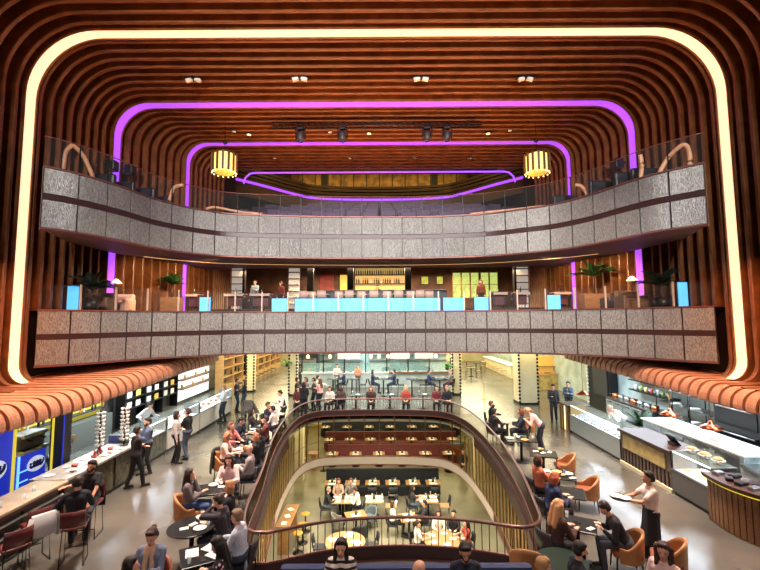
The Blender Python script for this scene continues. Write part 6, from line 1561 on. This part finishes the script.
for px, Y, lb in ((97, 15.3, 'dark lounge sofa beside the left large purple strip on the upper balcony'), (118, 16.2, 'second dark sofa from the left end of the upper balcony'), (140, 17.0, 'third dark sofa from the left end of the upper balcony'), (158, 18.2, 'dark sofa just before the left small purple strip'), (650, 15.0, 'dark sofa at the right end of the upper balcony'), (632, 15.4, 'dark lounge sofa beside the right large purple strip on the upper balcony'), (605, 16.4, 'dark lounge sofa between the right purple strips'), (566, 18.4, 'dark sofa just beyond the right small purple strip')):
    x = lx(px, Y, 190); t = thing('lounge_sofa', lb, 'sofa', (x, Y, UZ)); MB().box((0, -.1, .3), (1.0, .75, .5), ch=.08).build('seat', NAVY, t); MB().box((0, .28, .62), (1.0, .22, .95), ch=.08).build('backrest', NAVY, t)
# raked tiers with tables and candles
mb = MB(); TIERS = []
for k in range(9):
    y0 = 20.6 + k * 1.25; z1 = UZ + .28 + k * .42; hw = min(-arch(y0)[0], arch(y0)[1]) - .2 - (0 if y0 < 24 else .0)
    o = MB().box((0, y0 + .62, (UZ + z1) / 2), (2 * hw, 1.25, z1 - UZ)).build('stair_tier', M('tier_carpet', (70, 58, 66), .8, noise=(6, (52, 42, 48)))); struct(o); TIERS.append((y0, z1, hw))
    o.name = 'floor_tier_%d' % (k + 1)
ct = 0
for k, (y0, z1, hw) in enumerate(TIERS):
    for i in range(9):
        x = -hw + 1 + (2 * hw - 2) * (i + .5 * (k % 2)) / 8.5
        ct += 1
        if ct == 1:
            proto = thing('cinema_seat', 'dark upholstered seat on the raked tiers of the upper balcony', 'seat', (x, y0 + .6, z1), PI, 'seats on the raked tiers'); MB().box((0, .1, .2), (.8, .6, .4), ch=.05).build('seat', M('dusky_velvet', (84, 70, 96), .7), proto); MB().box((0, -.25, .5), (.8, .16, .7), ch=.05).build('backrest', M('dusky_velvet', (84, 70, 96), .7), proto)
        else: dup(proto, (x, y0 + .7, z1), PI)
        if (i + k) % 3 == 0: put('candle', 'candle', LED_W, (x + hw / 9, y0 + .35, z1), 'small lit candle on the raked tiers of the upper balcony', 'candle', group='candles on the raked tiers', scale=1.6)
# bulkhead with violet line at the back, gilded glazing
BH = catmull([V((-9.4, 26.6, 0)), V((-8.0, 28.0, 0)), V((-6.0, 30.2, 0)), V((-4.4, 31.2, 0)), V((0, 31.6, 0)), V((4.4, 31.2, 0)), V((6.0, 30.2, 0)), V((8.0, 28.0, 0)), V((9.4, 26.6, 0))], 6)
t = thing('bulkhead', 'curved dark timber bulkhead at the back of the upper balcony', 'bulkhead', (0, 30, 13.6)); t['kind'] = 'structure'
def bh(z0, z1, d0, d1): 
    a, b = offs(BH, d0), offs(BH, d1); return MB().strip([[(p.x, p.y - 30, z0), (q.x, q.y - 30, z0), (q.x, q.y - 30, z1), (p.x, p.y - 30, z1)] for p, q in zip(a, b)])
for k in range(4): bh(.48 + k * .26, .66 + k * .26, -.0 + .04 * (k % 2), .2).build('timber_band', W_DARK, t)
bh(-.6, .3, .05, .2).build('lower_band', W_DARK, t)
t = thing('light_strip', 'violet light line sweeping in a wide curve round the rear bulkhead', 'light strip', (0, 30, 13.94)); bh(0, .16, .0, .12).build('diffuser', LED_P, t)
t = thing('light_strip', 'straight violet light line across the back above the gilded grid', 'light strip', (0, 24.45, 13.5))
hwb = 7.55
MB().path([(-hwb - .55, .0, -.55), (-hwb - .45, .0, -.2), (-hwb - .2, 0, .04), (-hwb + .1, 0, .1), (hwb - .1, 0, .1), (hwb + .2, 0, .04), (hwb + .45, 0, -.2), (hwb + .55, 0, -.55)], .055, 8).build('diffuser', LED_P, t)
for x in (-7, -3.5, 0, 3.5, 7): MB().tube((x, 0.02, .1), (x, .08, .8), .012).build('hanger', BLACK, t)
GW = M('gilded_glass', (150, 118, 60), .3, .4, noise=(2, (90, 68, 36)))
t = thing('grid_screen', 'gilded glazed grid screen high at the back of the upper balcony', 'screen', (0, 32.0, 14.7))
MB().box((0, 0, .75), (16, .08, 1.6)).build('glazing', GW, t)
for k in range(17): MB().box((-8 + k, -.06, .75), (.07, .06, 1.6)).build('mullion', BLACK, t)
MB().box((0, -.06, 0), (16, .08, .1)).build('rail', BLACK, t); MB().box((0, -.06, 1.5), (16, .08, .1)).build('rail', BLACK, t)
for x in (-4.3, 4.3): MB().box((x, -.1, .75), (.45, .1, 1.6)).build('post', BLACK, t)
# ================================================================== things hung from the ceiling
def lantern(label, px, py, Y):
    q = D(px, py, Y); zt = arch(Y)[2]
    t = thing('lantern', label, 'lamp', (q.x, Y, q.z)); r = .52
    MB().lathe([(r * .8, -.42), (r, -.34), (r, .34), (r * .82, .42), (r * .8, .42), (r * .95, .32), (r * .95, -.32)], n=24).build('shade', M('lantern_glow', (255, 224, 130), .5, emit=(255, 216, 120), es=1.5), t)
    MB().lathe([(0, -.41), (r * .8, -.41), (r * .8, -.44), (0, -.44)], n=24).build('base_disc', M('lantern_base', (226, 196, 90), .5, emit=(240, 200, 80), es=.8), t)
    for k in range(14):
        a = 2 * PI * k / 14; MB().box((math.cos(a) * (r + .03), math.sin(a) * (r + .03), 0), (.05, .10, .86), rz=a).build('baton', M('lantern_baton', (96, 70, 30), .5), t)
    for k in range(14):
        a = 2 * PI * (k + .5) / 14; MB().ball((math.cos(a) * r, math.sin(a) * r, -.46), .035, 8, 6).build('bead', LED_W, t)
    MB().tube((0, 0, .42), (0, 0, zt - q.z), .015).build('cord', BLACK, t); MB().lathe([(.06, zt - q.z - .9), (.1, zt - q.z - .85), (.1, zt - q.z - .8), (0, zt - q.z - .78)], n=12).build('canopy_cap', BLACK, t)
    return t
lantern('round glowing lantern hanging at the left of the ceiling', 224.5, 163.5, 18.6)
lantern('round glowing lantern hanging at the right of the ceiling', 537, 164, 18.6)
Y = 17.9; a = D(272, 125, Y); b = D(481, 125, Y)
t = thing('lighting_truss', 'black lattice lighting truss hanging across the ceiling', 'truss', ((a.x + b.x) / 2, Y, a.z)); w_ = b.x - a.x
for dz, dy in ((.13, 0), (-.10, -.12), (-.10, .12)): MB().tube((-w_ / 2, dy, dz), (w_ / 2, dy, dz), .028).build('chord', BLACK, t)
m_ = MB(); n = 36
for k in range(n):
    x0 = -w_ / 2 + w_ * k / n; x1 = x0 + w_ / n
    m_.tube((x0, 0, .13), (x1, -.12, -.1), .014, n=5); m_.tube((x0, 0, .13), (x1, .12, -.1), .014, n=5); m_.tube((x0, -.12, -.1), (x1, .12, -.1), .012, n=5)
m_.build('lattice', BLACK, t)
for x in (-1.7, 1.7, -.1): MB().tube((x, 0, .13), (x, 0, arch(Y)[2] - a.z), .014).build('hanger', BLACK, t)
for px, lb in ((300.5, 'first'), (342.5, 'second'), (427, 'third'), (447, 'fourth')):
    q = D(px, 133, Y)
    t = thing('stage_light', lb + ' moving-head stage light from the left on the truss', 'stage light', (q.x, Y, a.z - .16))
    MB().box((0, 0, -.02), (.3, .24, .12), ch=.02).build('base', BLACK, t)
    for s in (-1, 1): MB().box((s * .2, 0, -.26), (.06, .16, .42), ch=.02).build('yoke_arm', BLACK, t)
    h_ = MB().lathe([(.10, -.2), (.15, -.1), (.16, .12), (.12, .2), (0, .2)], (0, 0, -.40), 16).build('head', DGREY, t); MB().lathe([(0, 0), (.11, 0), (.11, .02), (0, .02)], (0, 0, -.62), 16).build('lens', M('lens_blue', (30, 40, 90), .1), h_)
for px, py, Y, lb in ((151, 170, 17.2, 'black stage light fixed to the left wall ribs'), (596, 164, 17.3, 'black stage light fixed to the right wall ribs'), (118, 166, 16.2, 'small black speaker on the left wall ribs')):
    q = D(px, py, Y); xl, xr, _, _ = arch(Y)
    x = xl + .3 if px < 380 else xr - .3
    t = thing('wall_light', lb, 'stage light', (x, Y, q.z)); MB().box((0, 0, 0), (.36, .36, .42), ch=.05).build('head', BLACK, t); MB().box((-.22 if px < 380 else .22, 0, .05), (.2, .08, .08)).build('bracket', BLACK, t); MB().lathe([(0, 0), (.12, 0), (.12, .03), (0, .03)], (0, -.1, -.23), 14).build('lens', DGREY, t)
# downlights
k = 0
for px, py, lb in ((194, 76, 'twin ceiling spotlights at left between the amber and violet strips'), (300, 75, 'twin ceiling spotlights left of centre'), (421, 75, 'twin ceiling spotlights right of centre'), (525, 75, 'twin ceiling spotlights at right between the strips')):
    q = G(px, py, 13.95); zt = arch(q.y)[2]
    t = thing('twin_spotlight', lb, 'ceiling light', (q.x, q.y, zt - .04)); MB().box((0, 0, .03), (.62, .2, .06)).build('plate', BLACK, t)
    for s in (-1, 1): MB().box((s * .16, -.04, -.05), (.22, .12, .12), ry=.3 * s).build('lamp_head', WHITE, t)
for px, py, on_ in ((249, 133, 1), (369, 132, 1), (488, 132, 1), (234, 130, 0), (330, 131, 0), (510, 129, 0), (275, 156, 0), (350, 156, 0), (415, 156, 0), (470, 156, 0)):
    q = G(px, py, 13.8); zt = arch(q.y)[2]; k += 1
    t = thing('downlight', ORD[k - 1].replace('from the left', 'listed') if False else ('lit' if on_ else 'dim') + ' round downlight in the rear ceiling, ' + ('by the left lantern', 'above the truss centre', 'by the right lantern', 'near the left end of the truss', 'above the second stage light', 'beyond the right end of the truss', 'nearest the left lantern behind the violet arch', 'left of centre behind the violet arch', 'right of centre behind the violet arch', 'at right behind the violet arch')[k - 1], 'ceiling light', (q.x, q.y, zt - .03))
    MB().lathe([(.10, .0), (.14, -.01), (.15, .03), (0, .03)], n=16).build('ring', DGREY, t); MB().lathe([(0, -.008), (.10, -.008), (.10, .01), (0, .01)], n=16).build('lens', LED_W if on_ else WHITE, t)
flush()
# ================================================================== lights
w = bpy.data.worlds.new('world'); S.world = w; w.use_nodes = True
w.node_tree.nodes['Background'].inputs[0].default_value = (0, 0, 0, 1); w.node_tree.nodes['Background'].inputs[1].default_value = 0
# unseen spots added behind the camera to brighten the balcony fronts
for x in (-6, 0, 6): spot('front_fill', (x, -1.5, 12.2), (x * .9, 18.5, 8.8), 11000, (255, 250, 244), 50, .8, .4)
for x in (-5, 5): spot('front_fill', (x, -1.5, 11.5), (x * 1.1, 18, 4.6), 2000, (240, 244, 255), 44, .8, .4)
# uplights standing on the upper balcony and the proscenium, on the timber vault
for i, (y, z, e) in enumerate(((8, 9.5, 330), (14.6, 9.6, 560), (18.8, 10.4, 480))): area('vault_uplight', (0, y, z), 13, e, (255, 168, 104), (PI, 0, 0), .4)
for s in (-1, 1):
    area('canopy_fill', (s * 9.3, 9.5, 6.6), 1.2, 420, (255, 176, 128), (0, 0, 0), 5)  # added lamp without a fixture, faces down to brighten the canopy
    area('stall_light', (s * 10.3, 14, 2.80), .7, 950, (222, 240, 255), (0, 0, 0), 15)
    area('house_light', (s * 5, 12.5, 12.5), 2, 1100, (255, 232, 214), (0, 0, 0), 6, 80)
    area('corridor_light', (s * 8.6, 35, 3.3), 4.4, 2000, (255, 238, 186), (0, 0, 0), 24)
    area('lounge_light', (s * 6.2, 23.2, 7.5), 3, 110, (255, 214, 168), (0, 0, 0), 2)
    spot('lounge_wall_washer', (s * 8.0, 16.4, 7.45), (s * 10.4, 18.3, 5.6), 800, (255, 214, 160), 80, .7)
    spot('lounge_wall_washer', (s * 7.0, 18.4, 7.45), (s * 9.9, 20.8, 5.6), 800, (255, 214, 160), 80, .7)
area('lounge_light', (0, 25.5, 7.9), 12, 1300, (255, 216, 176), (0, 0, 0), 2)
area('recess_fill', (0, 27.5, 17.0), 14, 420, (255, 206, 120), (math.radians(30), 0, 0), 2)  # lamp added in the recess so the gilded grid shows
area('hall_light', (0, 25, 3.36), 9, 1200, (250, 248, 232), (0, 0, 0), 8)
area('kitchen_light', (0, 33.6, 3.36), 10, 600, (226, 248, 250), (0, 0, 0), 2.5)
area('basement_light', (0, 15, -.5), 5.4, 640, (255, 244, 200), (0, 0, 0), 9)
for y in (24, 31): area('basement_light', (0, y, -.5), 14, 420, (255, 236, 176), (0, 0, 0), 3)
spot('front_fill', (0, -1.5, 9.5), (0, 7.5, 1), 1500, (255, 236, 226), 75, .8, .3)  # unseen spot added from the front to light the front row's faces
